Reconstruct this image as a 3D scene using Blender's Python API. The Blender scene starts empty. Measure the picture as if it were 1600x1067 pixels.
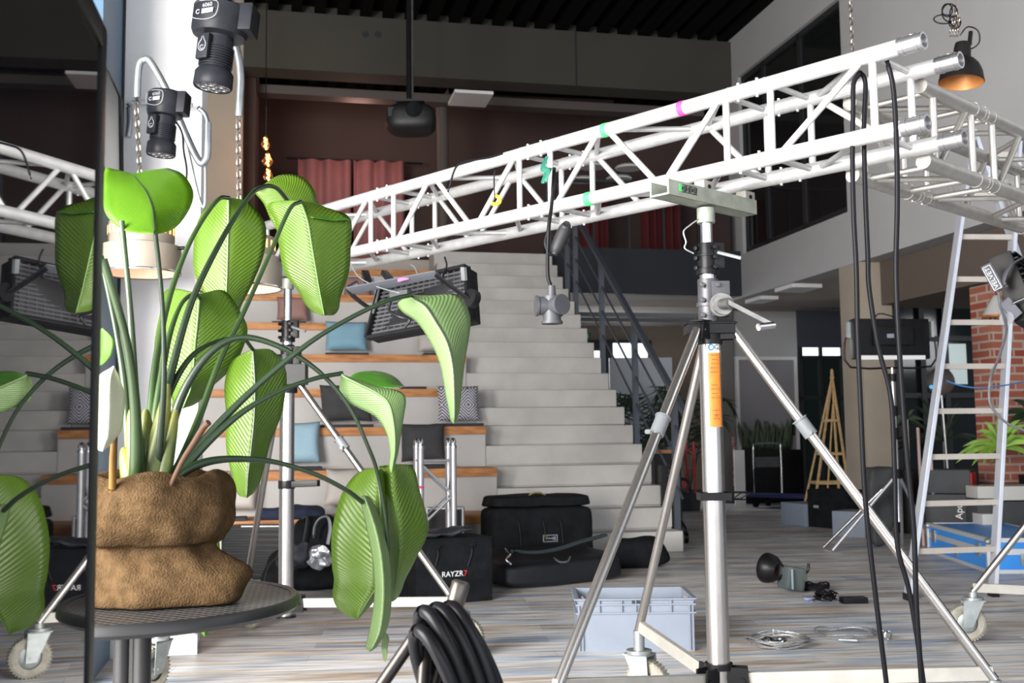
import bpy, bmesh, math, random
from mathutils import Vector as V, Matrix
R_ = random.Random(7)
PI = math.pi
sc = bpy.context.scene
COL = sc.collection
# ------------------------------------------------------------------ camera
FPX = 1700.0; CX = 800.0; CY = 533.5; H = 1.0
pitch = math.atan(152.0/FPX); roll = 0.0123
F = V((0, math.cos(pitch), math.sin(pitch)))
U0 = V((0, -math.sin(pitch), math.cos(pitch))); R0 = V((1, 0, 0))
cr, sr = math.cos(roll), math.sin(roll)
RC = R0*cr - U0*sr; UC = U0*cr + R0*sr
CAM = V((0, 0, H))
cd = bpy.data.cameras.new('camera'); cam = bpy.data.objects.new('camera', cd); COL.objects.link(cam)
M = Matrix((RC, UC, -F)).transposed().to_4x4(); M.translation = CAM
cam.matrix_world = M
cd.sensor_width = 36.0; cd.lens = FPX/1600*36.0; cd.clip_start = 0.05; cd.clip_end = 200
cd.dof.use_dof = True; cd.dof.focus_distance = 2.6; cd.dof.aperture_fstop = 9.0
sc.camera = cam
# ------------------------------------------------------------------ light
w = bpy.data.worlds.new('daylight'); sc.world = w; w.use_nodes = True
bgn = w.node_tree.nodes['Background']; bgn.inputs[0].default_value = (0.78, 0.86, 1.0, 1); bgn.inputs[1].default_value = 1.0
def area(name, loc, to, sx, sy, power, col=(1, 1, 1), spread=PI):
    l = bpy.data.lights.new(name, 'AREA'); l.shape = 'RECTANGLE'; l.size = sx; l.size_y = sy; l.energy = power; l.color = col
    l.spread = spread
    o = bpy.data.objects.new(name, l); COL.objects.link(o); o.location = loc
    o.rotation_euler = (V(to)-V(loc)).to_track_quat('-Z', 'Y').to_euler(); return o
area('window_daylight', (-3.3, -0.4, 2.0), (0.2, 3.6, 1.2), 4.4, 2.8, 1330, (1.0, 0.97, 0.92))
area('rear_facade_daylight', (1.0, -3.4, 1.9), (0.6, 8.0, 1.1), 11.0, 3.0, 240, (0.95, 0.97, 1.0))
area('window_daylight_right', (5.2, 1.2, 3.6), (1.5, 8.5, 1.2), 2.5, 2.0, 60, (0.9, 0.95, 1.0))
sc.view_settings.view_transform = 'Standard'; sc.view_settings.look = 'None'
sc.view_settings.exposure = 0.24; sc.view_settings.gamma = 1.0; sc.view_settings.use_curve_mapping = False
sc.cycles.use_denoising = True; sc.cycles.max_bounces = 8; sc.cycles.diffuse_bounces = 4; sc.cycles.glossy_bounces = 4
sc.cycles.transmission_bounces = 6; sc.cycles.caustics_reflective = False; sc.cycles.caustics_refractive = False
sc.cycles.sample_clamp_indirect = 8.0
# ------------------------------------------------------------------ geometry helpers
def ray(x, y): return (RC*(x-CX) + UC*(CY-y) + F*FPX)
def P(x, y, Y):
    "the place at distance Y in front of the lens that the photo shows at (x, y)"
    r = ray(x, y); return CAM + r*(Y/r.y)
def G(x, y, z=0.0):
    r = ray(x, y); return CAM + r*((z-H)/r.z)
def proj(p):
    d = V(p)-CAM; k = FPX/d.dot(F); return (CX+d.dot(RC)*k, CY-d.dot(UC)*k)
TH = math.radians(12.2)
BO = V((1.46, 9.55, 0)); BU = V((math.cos(TH), math.sin(TH), 0)); BV = V((-math.sin(TH), math.cos(TH), 0)); Z3 = V((0, 0, 1))
def B(u, v, z=0): return BO + BU*u + BV*v + Z3*z
def PV(x, y, v):
    r = ray(x, y); t = (v-(CAM-BO).dot(BV))/r.dot(BV); return CAM + r*t
def PU(x, y, u):
    r = ray(x, y); t = (u-(CAM-BO).dot(BU))/r.dot(BU); return CAM + r*t
def loc_uv(p): d = V(p)-BO; return d.dot(BU), d.dot(BV)
def cat(pts, n=6, closed=False):
    "Catmull-Rom through points of any dimension"
    pts = [tuple(p) for p in pts]; out = []; N = len(pts)
    if N < 3 and not closed: return pts
    rng = range(N if closed else N-1)
    for i in rng:
        if closed: a, b, c, d = pts[(i-1) % N], pts[i], pts[(i+1) % N], pts[(i+2) % N]
        else:
            b, c = pts[i], pts[i+1]
            a = pts[i-1] if i > 0 else tuple(2*q-r for q, r in zip(b, c))
            d = pts[i+2] if i+2 < N else tuple(2*r-q for q, r in zip(b, c))
        for k in range(n):
            t = k/n
            out.append(tuple(0.5*((2*q)+(-p+r)*t+(2*p-5*q+4*r-s)*t*t+(-p+3*q-3*r+s)*t**3) for p, q, r, s in zip(a, b, c, d)))
    if not closed: out.append(pts[-1])
    return out
def frame(d):
    d = V(d).normalized(); a = V((0, 0, 1)) if abs(d.z) < 0.9 else V((1, 0, 0))
    s = d.cross(a).normalized(); return s, s.cross(d).normalized()*1.0, d
class MB:
    def __init__(s): s.v = []; s.f = []; s.m = []; s.mi = 0
    def add(s, vs, fs):
        o = len(s.v); s.v += [V(p) for p in vs]; s.f += [tuple(i+o for i in f) for f in fs]; s.m += [s.mi]*len(fs); return s
    def hexa(s, c, a, b, d):
        "box: centre, three half-axes"
        c, a, b, d = V(c), V(a), V(b), V(d)
        vs = [c+a*i+b*j+d*k for i in (-1, 1) for j in (-1, 1) for k in (-1, 1)]
        return s.add(vs, [(0, 1, 3, 2), (4, 6, 7, 5), (0, 4, 5, 1), (2, 3, 7, 6), (0, 2, 6, 4), (1, 5, 7, 3)])
    def bx(s, x0, x1, y0, y1, z0, z1):
        return s.hexa(((x0+x1)/2, (y0+y1)/2, (z0+z1)/2), ((x1-x0)/2, 0, 0), (0, (y1-y0)/2, 0), (0, 0, (z1-z0)/2))
    def bb(s, u0, u1, v0, v1, z0, z1):
        return s.hexa(B((u0+u1)/2, (v0+v1)/2, (z0+z1)/2), BU*(u1-u0)/2, BV*(v1-v0)/2, Z3*(z1-z0)/2)
    def bar(s, p0, p1, w, h, up=(0, 0, 1)):
        p0, p1 = V(p0), V(p1); d = (p1-p0); a = d.cross(V(up)).normalized(); b = a.cross(d).normalized()
        return s.hexa((p0+p1)/2, d/2, a*w/2, b*h/2)
    def tube(s, p0, p1, r0, r1=None, n=12, cap=True):
        r1 = r0 if r1 is None else r1; p0, p1 = V(p0), V(p1)
        a, b, d = frame(p1-p0); vs = []
        for p, r in ((p0, r0), (p1, r1)):
            for k in range(n):
                t = 2*PI*k/n; vs.append(p+a*math.cos(t)*r+b*math.sin(t)*r)
        fs = [(k, (k+1) % n, n+(k+1) % n, n+k) for k in range(n)]
        if cap: fs += [tuple(range(n))[::-1], tuple(range(n, 2*n))]
        return s.add(vs, fs)
    def path(s, pts, r, n=8, closed=False, sm=0, flat=1.0):
        if sm: pts = cat([tuple(p) for p in pts], sm, closed)
        if callable(r): rr = [r(i/(len(pts)-1)) for i in range(len(pts))]
        else: rr = [r]*len(pts)
        pts = [V(p) for p in pts]; N = len(pts); rings = []; a = None
        for i, p in enumerate(pts):
            if closed: d = pts[(i+1) % N]-pts[i-1]
            else: d = pts[min(i+1, N-1)]-pts[max(i-1, 0)]
            if d.length < 1e-9: d = V((0, 0, 1))
            d.normalize()
            if a is None: a, b, _ = frame(d)
            else:
                a = a-d*a.dot(d)
                a = a.normalized() if a.length > 1e-6 else frame(d)[0]
                b = d.cross(a)
            rings.append([p+a*math.cos(2*PI*k/n)*rr[i]+b*math.sin(2*PI*k/n)*rr[i]*flat for k in range(n)])
        vs = [q for g in rings for q in g]; fs = []
        for i in range(N if closed else N-1):
            j = (i+1) % N
            for k in range(n): fs.append((i*n+k, i*n+(k+1) % n, j*n+(k+1) % n, j*n+k))
        if not closed: fs += [tuple(range(n))[::-1], tuple(range((N-1)*n, N*n))]
        return s.add(vs, fs)
    def lathe(s, prof, c, ax=(0, 0, 1), n=24, fn=None):
        "profile of (radius, height) about an axis through c"
        c = V(c); a, b, d = frame(ax); vs = []; N = len(prof)
        for i, (r, h) in enumerate(prof):
            for k in range(n):
                t = 2*PI*k/n; q = max(r, 1e-5)
                if fn: q, h2 = fn(q, h, t, i)
                else: h2 = h
                vs.append(c+a*math.cos(t)*q+b*math.sin(t)*q+d*h2)
        fs = [(i*n+k, i*n+(k+1) % n, (i+1)*n+(k+1) % n, (i+1)*n+k) for i in range(N-1) for k in range(n)]
        return s.add(vs, fs)
    def ball(s, c, r, n=12, sq=(1, 1, 1)):
        c = V(c); prof = [(math.sin(PI*i/n), -math.cos(PI*i/n)) for i in range(n+1)]; vs = []; m = n*2
        for (q, h) in prof:
            q = max(q, 1e-4)
            for k in range(m):
                t = 2*PI*k/m; vs.append(c+V((math.cos(t)*q*r*sq[0], math.sin(t)*q*r*sq[1], h*r*sq[2])))
        return s.add(vs, [(i*m+k, i*m+(k+1) % m, (i+1)*m+(k+1) % m, (i+1)*m+k) for i in range(n) for k in range(m)])
    def prism(s, pts, ex):
        ex = V(ex); n = len(pts); vs = [V(p) for p in pts]+[V(p)+ex for p in pts]
        return s.add(vs, [tuple(range(n))[::-1], tuple(range(n, 2*n))]+[(k, (k+1) % n, n+(k+1) % n, n+k) for k in range(n)])
    def grid(s, rows):
        m = len(rows[0]); vs = [p for r in rows for p in r]
        return s.add(vs, [(i*m+k, i*m+k+1, (i+1)*m+k+1, (i+1)*m+k) for i in range(len(rows)-1) for k in range(m-1)])
    def build(s, name, mat, parent=None, bevel=0, seg=2, ang=40, org=None, solid=0, sub=0):
        mats = mat if isinstance(mat, (list, tuple)) else [mat]
        if parent is not None: o0 = ORG.get(parent.name, V((0, 0, 0)))
        elif org is not None: o0 = V(org)
        else:
            xs = [p.x for p in s.v]; ys = [p.y for p in s.v]; zs = [p.z for p in s.v]
            o0 = V(((min(xs)+max(xs))/2, (min(ys)+max(ys))/2, min(zs)))
        me = bpy.data.meshes.new(name); me.from_pydata([p-o0 for p in s.v], [], s.f)
        for m in mats: me.materials.append(m)
        if len(mats) > 1: me.polygons.foreach_set('material_index', s.m)
        bm = bmesh.new(); bm.from_mesh(me)
        bmesh.ops.recalc_face_normals(bm, faces=bm.faces)
        if bevel:
            bmesh.ops.bevel(bm, geom=[e for e in bm.edges if e.is_manifold and e.calc_face_angle(0) > 0.5], offset=bevel, segments=seg, affect='EDGES', profile=0.7, clamp_overlap=True)
        bm.to_mesh(me); bm.free()
        me.polygons.foreach_set('use_smooth', [True]*len(me.polygons))
        me.set_sharp_from_angle(angle=math.radians(ang))
        o = bpy.data.objects.new(name, me); COL.objects.link(o); ORG[o.name] = o0
        if parent is not None: o.parent = parent
        else: o.location = o0
        if sub:
            q = o.modifiers.new('sub', 'SUBSURF'); q.levels = sub; q.render_levels = sub
        if solid:
            q = o.modifiers.new('solid', 'SOLIDIFY'); q.thickness = solid; q.offset = 0
        return o
ORG = {}
def tag(o, label=None, cat_=None, group=None, kind=None):
    if label: o['label'] = label
    if cat_: o['category'] = cat_
    if group: o['group'] = group
    if kind: o['kind'] = kind
    return o
def thing(name, label, cat_, loc=(0, 0, 0), group=None):
    o = bpy.data.objects.new(name, None); COL.objects.link(o); o.location = loc; o.empty_display_size = 0.1
    ORG[o.name] = V(loc); return tag(o, label, cat_, group)
def copy_tree(o, loc=None, rz=None, label=None):
    m = {}
    def rec(a, par):
        c = a.copy(); COL.objects.link(c)
        if par: c.parent = par
        ORG[c.name] = ORG.get(a.name, V((0, 0, 0)))
        for ch in list(a.children): rec(ch, c)
        return c
    c = rec(o, None)
    if loc is not None: c.location = loc
    if rz is not None: c.rotation_euler.z = rz
    if label: c['label'] = label
    return c
def text(s, size, at, right, up, mat, parent, name='lettering', ext=0.0004, align='CENTER'):
    cu = bpy.data.curves.new(name, 'FONT'); cu.body = s; cu.size = size; cu.extrude = ext; cu.align_x = align; cu.align_y = 'CENTER'
    cu.materials.append(mat); o = bpy.data.objects.new(name, cu); COL.objects.link(o)
    r = V(right).normalized(); u = V(up); u = (u-r*u.dot(r)).normalized(); n = r.cross(u)
    m = Matrix((r, u, n)).transposed().to_4x4()
    m.translation = V(at)-(ORG.get(parent.name, V((0, 0, 0))) if parent else V((0, 0, 0)))
    bpy.context.view_layer.update()
    me = bpy.data.meshes.new_from_object(o.evaluated_get(bpy.context.evaluated_depsgraph_get()))
    bpy.data.objects.remove(o); me.transform(m)
    if not me.materials: me.materials.append(mat)
    o = bpy.data.objects.new(name, me); COL.objects.link(o); o.parent = parent; return o
# ------------------------------------------------------------------ materials
def mat(name, c, rough=0.5, metal=0.0, var=0.0, scale=8.0, bump=0.0, bscale=None, c2=None, emit=None, es=1.0, trans=0, ior=1.5, stretch=(1, 1, 1), coat=0, alpha=None, sheen=0, detail=4, spec=None):
    m = bpy.data.materials.new(name); m.use_nodes = True; nt = m.node_tree; N = nt.nodes; L = nt.links
    b = N['Principled BSDF']; b.inputs['Roughness'].default_value = rough; b.inputs['Metallic'].default_value = metal
    b.inputs['Base Color'].default_value = (*c, 1); b.inputs['IOR'].default_value = ior
    if spec is not None: b.inputs['Specular IOR Level'].default_value = spec
    if trans: b.inputs['Transmission Weight'].default_value = trans
    if coat: b.inputs['Coat Weight'].default_value = coat
    if sheen: b.inputs['Sheen Weight'].default_value = sheen
    if alpha is not None: b.inputs['Alpha'].default_value = alpha
    if emit: b.inputs['Emission Color'].default_value = (*emit, 1); b.inputs['Emission Strength'].default_value = es
    if var or c2 or bump:
        tc = N.new('ShaderNodeTexCoord'); mp = N.new('ShaderNodeMapping'); mp.inputs['Scale'].default_value = stretch
        L.new(tc.outputs['Object'], mp.inputs[0])
        nz = N.new('ShaderNodeTexNoise'); nz.inputs['Scale'].default_value = scale; nz.inputs['Detail'].default_value = detail
        L.new(mp.outputs[0], nz.inputs['Vector'])
        if var or c2:
            rp = N.new('ShaderNodeValToRGB'); k = max(var, 0.0)
            a = c2 if c2 else tuple(max(0, q*(1-k)) for q in c); z = c if c2 else tuple(min(1, q*(1+k)) for q in c)
            rp.color_ramp.elements[0].color = (*a, 1); rp.color_ramp.elements[1].color = (*z, 1)
            rp.color_ramp.elements[0].position = 0.35; rp.color_ramp.elements[1].position = 0.65
            L.new(nz.outputs['Fac'], rp.inputs[0]); L.new(rp.outputs[0], b.inputs['Base Color'])
        if bump:
            n2 = nz
            if bscale:
                n2 = N.new('ShaderNodeTexNoise'); n2.inputs['Scale'].default_value = bscale; n2.inputs['Detail'].default_value = 3
                L.new(mp.outputs[0], n2.inputs['Vector'])
            bp = N.new('ShaderNodeBump'); bp.inputs['Strength'].default_value = bump; bp.inputs['Distance'].default_value = 0.01
            L.new(n2.outputs['Fac'], bp.inputs['Height']); L.new(bp.outputs[0], b.inputs['Normal'])
    return m
K = {}
K['alu'] = mat('brushed_aluminium', (0.52, 0.52, 0.54), 0.42, 0.75, var=0.06, scale=14)
K['steel'] = mat('tubular_steel', (0.42, 0.40, 0.38), 0.26, 0.95, var=0.06, scale=9)
K['paintal'] = mat('dull_aluminium', (0.38, 0.365, 0.335), 0.55, 0.3, var=0.08, scale=12)
K['chrome'] = mat('chrome', (0.55, 0.55, 0.57), 0.2, 1.0)
K['zinc'] = mat('zinc_plated_steel', (0.30, 0.325, 0.325), 0.4, 0.6, var=0.12, scale=30)
K['black'] = mat('black_metal', (0.007, 0.007, 0.008), 0.38, 0.0, var=0.2, scale=20, spec=.18)
K['blackpl'] = mat('black_plastic', (0.008, 0.008, 0.009), 0.45, var=0.15, scale=20, spec=.18)
K['blackfab'] = mat('black_nylon', (0.008, 0.009, 0.011), 0.8, var=0.25, scale=12, bump=0.4, bscale=30, spec=.12)
K['greyfab'] = mat('charcoal_fabric', (0.05, 0.052, 0.055), 0.9, var=0.15, scale=10, bump=0.3, bscale=60)
K['white'] = mat('white_paint', (0.75, 0.75, 0.74), 0.6)
K['whiteink'] = mat('white_ink', (0.8, 0.8, 0.8), 0.6)
K['redink'] = mat('red_ink', (0.6, 0.02, 0.02), 0.6)
K['rubber'] = mat('grey_rubber_tyre', (0.26, 0.245, 0.205), 0.85, var=0.2, scale=25, bump=0.3)
K['crate'] = mat('grey_crate_plastic', (0.20, 0.23, 0.285), 0.45, var=0.05, scale=6)
K['pink'] = mat('pink_tape', (0.85, 0.05, 0.30), 0.6)
K['green'] = mat('green_tape', (0.06, 0.65, 0.15), 0.6)
K['orange'] = mat('orange_sticker', (0.60, 0.19, 0.02), 0.5, var=0.06, scale=30)
K['ply'] = mat('light_pine', (0.55, 0.36, 0.17), 0.6, var=0.15, scale=5, stretch=(1, 1, 6))
K['amber'] = mat('glowing_filament', (1, 0.5, 0.1), 0.5, emit=(1.0, 0.42, 0.08), es=30)
# ------------------------------------------------------------------ floor material: weathered vinyl planks
def floor_mat():
    m = bpy.data.materials.new('weathered_planks'); m.use_nodes = True; N = m.node_tree.nodes; L = m.node_tree.links
    b = N['Principled BSDF']; tc = N.new('ShaderNodeTexCoord'); mp = N.new('ShaderNodeMapping')
    mp.inputs['Rotation'].default_value = (0, 0, -TH*0.35); L.new(tc.outputs['Object'], mp.inputs[0])
    br = N.new('ShaderNodeTexBrick'); br.inputs['Scale'].default_value = 1.0; br.inputs['Brick Width'].default_value = 1.15
    br.inputs['Row Height'].default_value = 0.17; br.inputs['Mortar Size'].default_value = 0.002; br.inputs['Bias'].default_value = 0.0
    br.inputs['Color1'].default_value = (0, 0, 0, 1); br.inputs['Color2'].default_value = (1, 1, 1, 1); br.inputs['Mortar'].default_value = (0.1, 0.1, 0.1, 1)
    L.new(mp.outputs[0], br.inputs['Vector'])
    def noise(sx, sy, s, d=5, off=0):
        q = N.new('ShaderNodeMapping'); q.inputs['Scale'].default_value = (sx, sy, 1); q.inputs['Location'].default_value = (off, off*2, 0); L.new(mp.outputs[0], q.inputs[0])
        n = N.new('ShaderNodeTexNoise'); n.inputs['Scale'].default_value = s; n.inputs['Detail'].default_value = d; L.new(q.outputs[0], n.inputs['Vector']); return n
    n1 = noise(0.6, 6, 1.9); n2 = noise(1.3, 20, 2.2, 6, 5); n3 = noise(0.7, 8, 1.6, 4, 11)
    r1 = N.new('ShaderNodeValToRGB'); e = r1.color_ramp.elements
    e[0].position = 0.30; e[0].color = (0.20, 0.27, 0.36, 1); e[1].position = 0.72; e[1].color = (0.72, 0.56, 0.39, 1)
    for p, c in ((0.42, (0.50, 0.56, 0.64)), (0.52, (0.72, 0.68, 0.64)), (0.62, (0.42, 0.35, 0.29))):
        k = e.new(p); k.color = (*c, 1)
    L.new(n1.outputs['Fac'], r1.inputs[0])
    mx = N.new('ShaderNodeMixRGB'); mx.blend_type = 'OVERLAY'; mx.inputs[0].default_value = 0.38
    L.new(r1.outputs[0], mx.inputs[1]); L.new(br.outputs['Color'], mx.inputs[2])
    r2 = N.new('ShaderNodeValToRGB'); r2.color_ramp.elements[0].position = 0.36; r2.color_ramp.elements[0].color = (0.45, 0.43, 0.42, 1)
    r2.color_ramp.elements[1].position = 0.56; r2.color_ramp.elements[1].color = (1, 1, 1, 1); L.new(n2.outputs['Fac'], r2.inputs[0])
    m2 = N.new('ShaderNodeMixRGB'); m2.blend_type = 'MULTIPLY'; m2.inputs[0].default_value = 0.75
    L.new(mx.outputs[0], m2.inputs[1]); L.new(r2.outputs[0], m2.inputs[2])
    m3 = N.new('ShaderNodeMixRGB'); m3.blend_type = 'MIX'; L.new(n3.outputs['Fac'], m3.inputs[0]); m3.inputs[0].default_value = 0
    L.new(m2.outputs[0], b.inputs['Base Color'])
    b.inputs['Roughness'].default_value = 0.42
    bp = N.new('ShaderNodeBump'); bp.inputs['Strength'].default_value = 0.12; bp.inputs['Distance'].default_value = 0.004
    L.new(n2.outputs['Fac'], bp.inputs['Height']); L.new(bp.outputs[0], b.inputs['Normal'])
    return m
def concrete(name, c, v=0.08, s=1.5):
    m = mat(name, c, 0.85, var=v, scale=s, bump=0.08, bscale=40, detail=8); return m
K['floor'] = floor_mat()
K['conc'] = concrete('pale_concrete', (0.47, 0.455, 0.44), 0.07, 1.8)
K['conc2'] = concrete('stair_concrete', (0.50, 0.48, 0.455), 0.10, 2.6)
K['concd'] = concrete('shaded_beam_concrete', (0.045, 0.042, 0.033), 0.06, 1.0)  # dark colour stands in for the shade on the beams
K['colw'] = concrete('smooth_white_concrete', (0.90, 0.89, 0.89), 0.03, 3)
K['colb'] = concrete('beige_concrete', (0.36, 0.31, 0.25), 0.05, 2)
K['wallw'] = mat('white_plaster', (0.43, 0.43, 0.435), 0.85, var=0.02, scale=2)
K['soffit'] = mat('soffit_plaster', (0.42, 0.38, 0.34), 0.9, var=0.04, scale=1)
K['ceil'] = mat('black_corrugated_ceiling', (0.006, 0.006, 0.006), 0.9, spec=0.05)
K['navy'] = mat('dark_navy_fascia', (0.012, 0.015, 0.022), 0.6)
K['brown'] = mat('gallery_wall', (0.065, 0.040, 0.034), 0.9, var=0.08, scale=1)
K['glassd'] = mat('dark_glass', (0.010, 0.011, 0.012), 0.06, ior=1.45)
K['anth'] = mat('anthracite_frame', (0.018, 0.020, 0.024), 0.5)
K['petrol'] = mat('petrol_blue_panel', (0.06, 0.12, 0.19), 0.45)
K['greydoor'] = mat('grey_door_leaf', (0.26, 0.25, 0.27), 0.6)
K['beigew'] = mat('beige_plaster', (0.30, 0.25, 0.20), 0.9, var=0.03, scale=1)
K['wood'] = mat('oiled_oak', (0.56, 0.245, 0.075), 0.5, var=0.3, scale=3.5, c2=(0.33, 0.125, 0.035), stretch=(1, 5, 8))
K['rail'] = mat('grey_blue_railing', (0.055, 0.065, 0.085), 0.5)
K['daypane'] = mat('daylit_window_pane', (0.8, 0.85, 0.9), 0.3, emit=(0.85, 0.92, 1.0), es=1.1)
def brick_mat():
    m = bpy.data.materials.new('red_brick'); m.use_nodes = True; N = m.node_tree.nodes; L = m.node_tree.links; b = N['Principled BSDF']
    tc = N.new('ShaderNodeTexCoord'); sx = N.new('ShaderNodeSeparateXYZ'); L.new(tc.outputs['Object'], sx.inputs[0])
    ad = N.new('ShaderNodeMath'); L.new(sx.outputs[0], ad.inputs[0]); L.new(sx.outputs[1], ad.inputs[1])
    cb = N.new('ShaderNodeCombineXYZ'); L.new(ad.outputs[0], cb.inputs[0]); L.new(sx.outputs[2], cb.inputs[1])
    br = N.new('ShaderNodeTexBrick'); br.inputs['Scale'].default_value = 1; br.inputs['Brick Width'].default_value = 0.25; br.inputs['Row Height'].default_value = 0.078
    br.inputs['Mortar Size'].default_value = 0.011; br.inputs['Color1'].default_value = (0.27, 0.05, 0.028, 1); br.inputs['Color2'].default_value = (0.38, 0.14, 0.09, 1); br.inputs['Mortar'].default_value = (0.42, 0.33, 0.28, 1)
    L.new(cb.outputs[0], br.inputs['Vector']); L.new(br.outputs['Color'], b.inputs['Base Color']); b.inputs['Roughness'].default_value = 0.9
    bp = N.new('ShaderNodeBump'); bp.inputs['Strength'].default_value = 0.5; bp.inputs['Distance'].default_value = 0.01; bp.invert = True
    L.new(br.outputs['Fac'], bp.inputs['Height']); L.new(bp.outputs[0], b.inputs['Normal']); return m
K['brick'] = brick_mat()
def struct(name, mb, m, parent=None, **k):
    o = mb.build(name, m, parent, **k)
    if parent is None: tag(o, kind='structure')
    return o
ST = dict(kind='structure')
# ------------------------------------------------------------------ shell
struct('floor', MB().bb(-9, 9, -13.5, 9.4, -0.12, 0), K['floor'], org=(0, 0, 0))
ce = MB().bb(-9, 9, -13.5, 10, 6.75, 6.9)
for i in range(60): ce.bb(-9+i*0.3, -8.86+i*0.3, -13.5, 10, 6.62, 6.75)
struct('ceiling', ce, K['ceil'])
RS, TR = 0.187, 0.26                      # riser and tread of the staircase
# staircase : eighteen steps
uL = -1.53
stair = thing('staircase', 'concrete staircase with eighteen pale risers beside the seating tribune', 'staircase', B(uL/2, 0, 0)); stair['kind'] = 'structure'
for k in range(1, 19):
    v = (k-1)*TR; ve = 18*TR+0.2 if k == 18 else v+TR+0.011
    sb = MB()
    sb.bb(uL, 0.0, v+0.012, ve, (k-1)*RS-0.03 if k > 1 else 0.0, (k-1)*RS+0.0105)
    sb.bb(uL, 0.004, v, ve, (k-1)*RS+0.010, k*RS)
    sb.build('step', K['conc2'], stair, bevel=0.004, seg=1)
# seating tribune, each tier two risers high
tribune = thing('seating_steps', 'stepped seating tribune of pale concrete tiers with orange wood edges', 'seating steps', B(-4.5, 0, 0)); tribune['kind'] = 'structure'
pb = []
for j in range(1, 9):
    v = (j-1)*0.52; z = 2*j*RS; tb = MB()
    ur = uL-0.004
    tb.bb(-8.2, ur, v+0.012, v+0.531 if j < 8 else 4.9, max(0, (2*RS*(j-1))-0.01), z-0.075)
    for s0 in (-1.15+ur, ur-2.95, ur-4.75):
        tb.bb(s0-0.004, s0+0.004, v+0.010, v+0.012, 2*RS*(j-1), z-0.075)
    tb.build('tier', K['conc'], tribune)
    q = MB(); q.bb(-8.2, ur+0.002, v-0.02, v+0.531, z-0.075, z); pb.append(q)
for q in pb: q.build('seat_plank', K['wood'], tribune, bevel=0.004)
# white column near left with its plinth, blue panel beside it
cn = P(306, 900, 5.3); cu, cv = loc_uv(cn)
struct('wall_left_column', MB().bb(cu-0.37, cu, cv, cv+0.4, 0, 6.7), K['colw'], bevel=0.006).name = 'column'
struct('baseboard_left', MB().bb(cu-0.41, cu+0.012, cv-0.03, cv+0.02, 0, 0.09), K['white'])
struct('wall_left', MB().bb(cu-0.43, cu-0.38, cv-0.62, cv+0.55, 0, 6.7), K['petrol'])
struct('trim_4', MB().bb(cu-0.395, cu-0.37, cv-0.02, cv+0.0, 0, 6.7), K['anth'])
struct('wall_left_2', MB().bb(-8.3, -8.2, -3, 10, 0, 6.7), K['colb']).name = 'wall_left_far'
# far column on the tribune
VM = 5.0
c2 = PV(378, 300, VM); u2, v2 = loc_uv(c2)
struct('column', MB().bb(u2-0.55, u2, VM, VM+0.45, 3.3, 6.7), K['colb'])
# great beams under the roof
zt = PV(800, 42, VM).z; zb = PV(800, 128, VM).z; zu = PV(800, 14, VM+.2).z
bm_ = MB().bb(u2+0.001, 2.95, VM, VM+.4, zb, zt); struct('beam', bm_, K['concd'])
struct('beam', MB().bb(u2+0.001, 2.95, VM+.2, VM+.5, zt, zu), K['concd'])
ub, _ = loc_uv(PV(900, 90, VM)); struct('beam_joint', MB().bb(ub-0.012, ub+0.012, VM-.006, VM, zb, zt), K['navy'])
hs = MB()
for x in (571, 591):
    p = PV(x, 54, VM); hs.tube(p-BV*0.003, p+BV*0.01, 0.045, n=16)
struct('beam_sleeve', hs, K['navy'])
# gallery (upper floor) behind the stairs
struct('floor_gallery', MB().bb(0.05, 9, 4.95, 9.4, 2.93, 3.42), K['soffit'])
struct('floor_gallery_left', MB().bb(-8.2, 0.05, 4.9, 9.4, 2.93, 3.33), K['soffit'])
struct('balcony_fascia', MB().bb(0.03, 2.82, 4.88, 4.95, 2.93, 3.55), K['navy'])
struct('wall_back_upper', MB().bb(-8.2, 9, 8.6, 8.7, 3.42, 6.75), K['brown'])
struct('wall_gallery_side', MB().bb(u2-0.2, u2+0.15, 5.5, 8.6, 3.3, 6.75), K['brown'])
# ceiling services in the gallery : perforated tray, duct, pipe
a = PV(401, 142, 6.0); b2 = PV(690, 158, 6.0)
K['tray'] = mat('dull_duct_metal', (.085, .07, .062), .7)
struct('ceiling_duct', MB().bb(u2+0.16, 2.8, 6.0, 6.25, a.z-0.02, a.z+0.10), K['tray'])
p0 = PV(700, 150, 6.3); p1 = PV(690, 170, 6.3); p2 = PV(692, 215, 6.3); p3 = PV(692, 420, 6.3)
tag(MB().path([p0+BU*2.5+Z3*.05, p0+Z3*.02, p1, p2, p3], 0.085, 12).build('ventilation_pipe', K['tray']), 'grey ventilation pipe bending down behind the projector', 'pipe')
tag(MB().hexa(PV(735, 154, 4.6), BU*0.25, BV*0.28, Z3*0.02).build('ceiling_panel', K['white']), 'white square acoustic panel under the dark gallery ceiling', 'panel')
# right wall with its long window band
UW = 2.82
vL = loc_uv(PU(1158, 300, UW))[1]; vR = loc_uv(PU(1319, 200, UW))[1]
wr = MB()
wr.bb(UW, UW+0.25, -9, 5.2, 2.9, 3.5); wr.bb(UW, UW+0.25, vL, 5.2, 3.5, 6.0); wr.bb(UW, UW+0.25, -9, vR, 3.5, 6.0); wr.bb(UW, UW+0.25, -9, 5.2, 6.0, 6.75)
struct('wall_right', wr, K['wallw'])
struct('wall_rear', MB().bb(-9, 9, -13.5, -13.35, 3.4, 6.75).bb(-9, 9, -13.5, -13.4, 0, 0.1), K['wallw'])  # unseen upper wall, put in so daylight enters only low down
struct('floor_right_office', MB().bb(UW+0.25, 9, -9, 4.95, 2.9, 3.42), K['soffit'])
win = thing('window_1', None, None, B(UW, (vL+vR)/2, 3.5)); win['kind'] = 'structure'
wf = MB()
for vv in (vL, vR): wf.bb(UW+0.05, UW+0.13, vv-0.05, vv+0.05, 3.5, 6.0)
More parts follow.
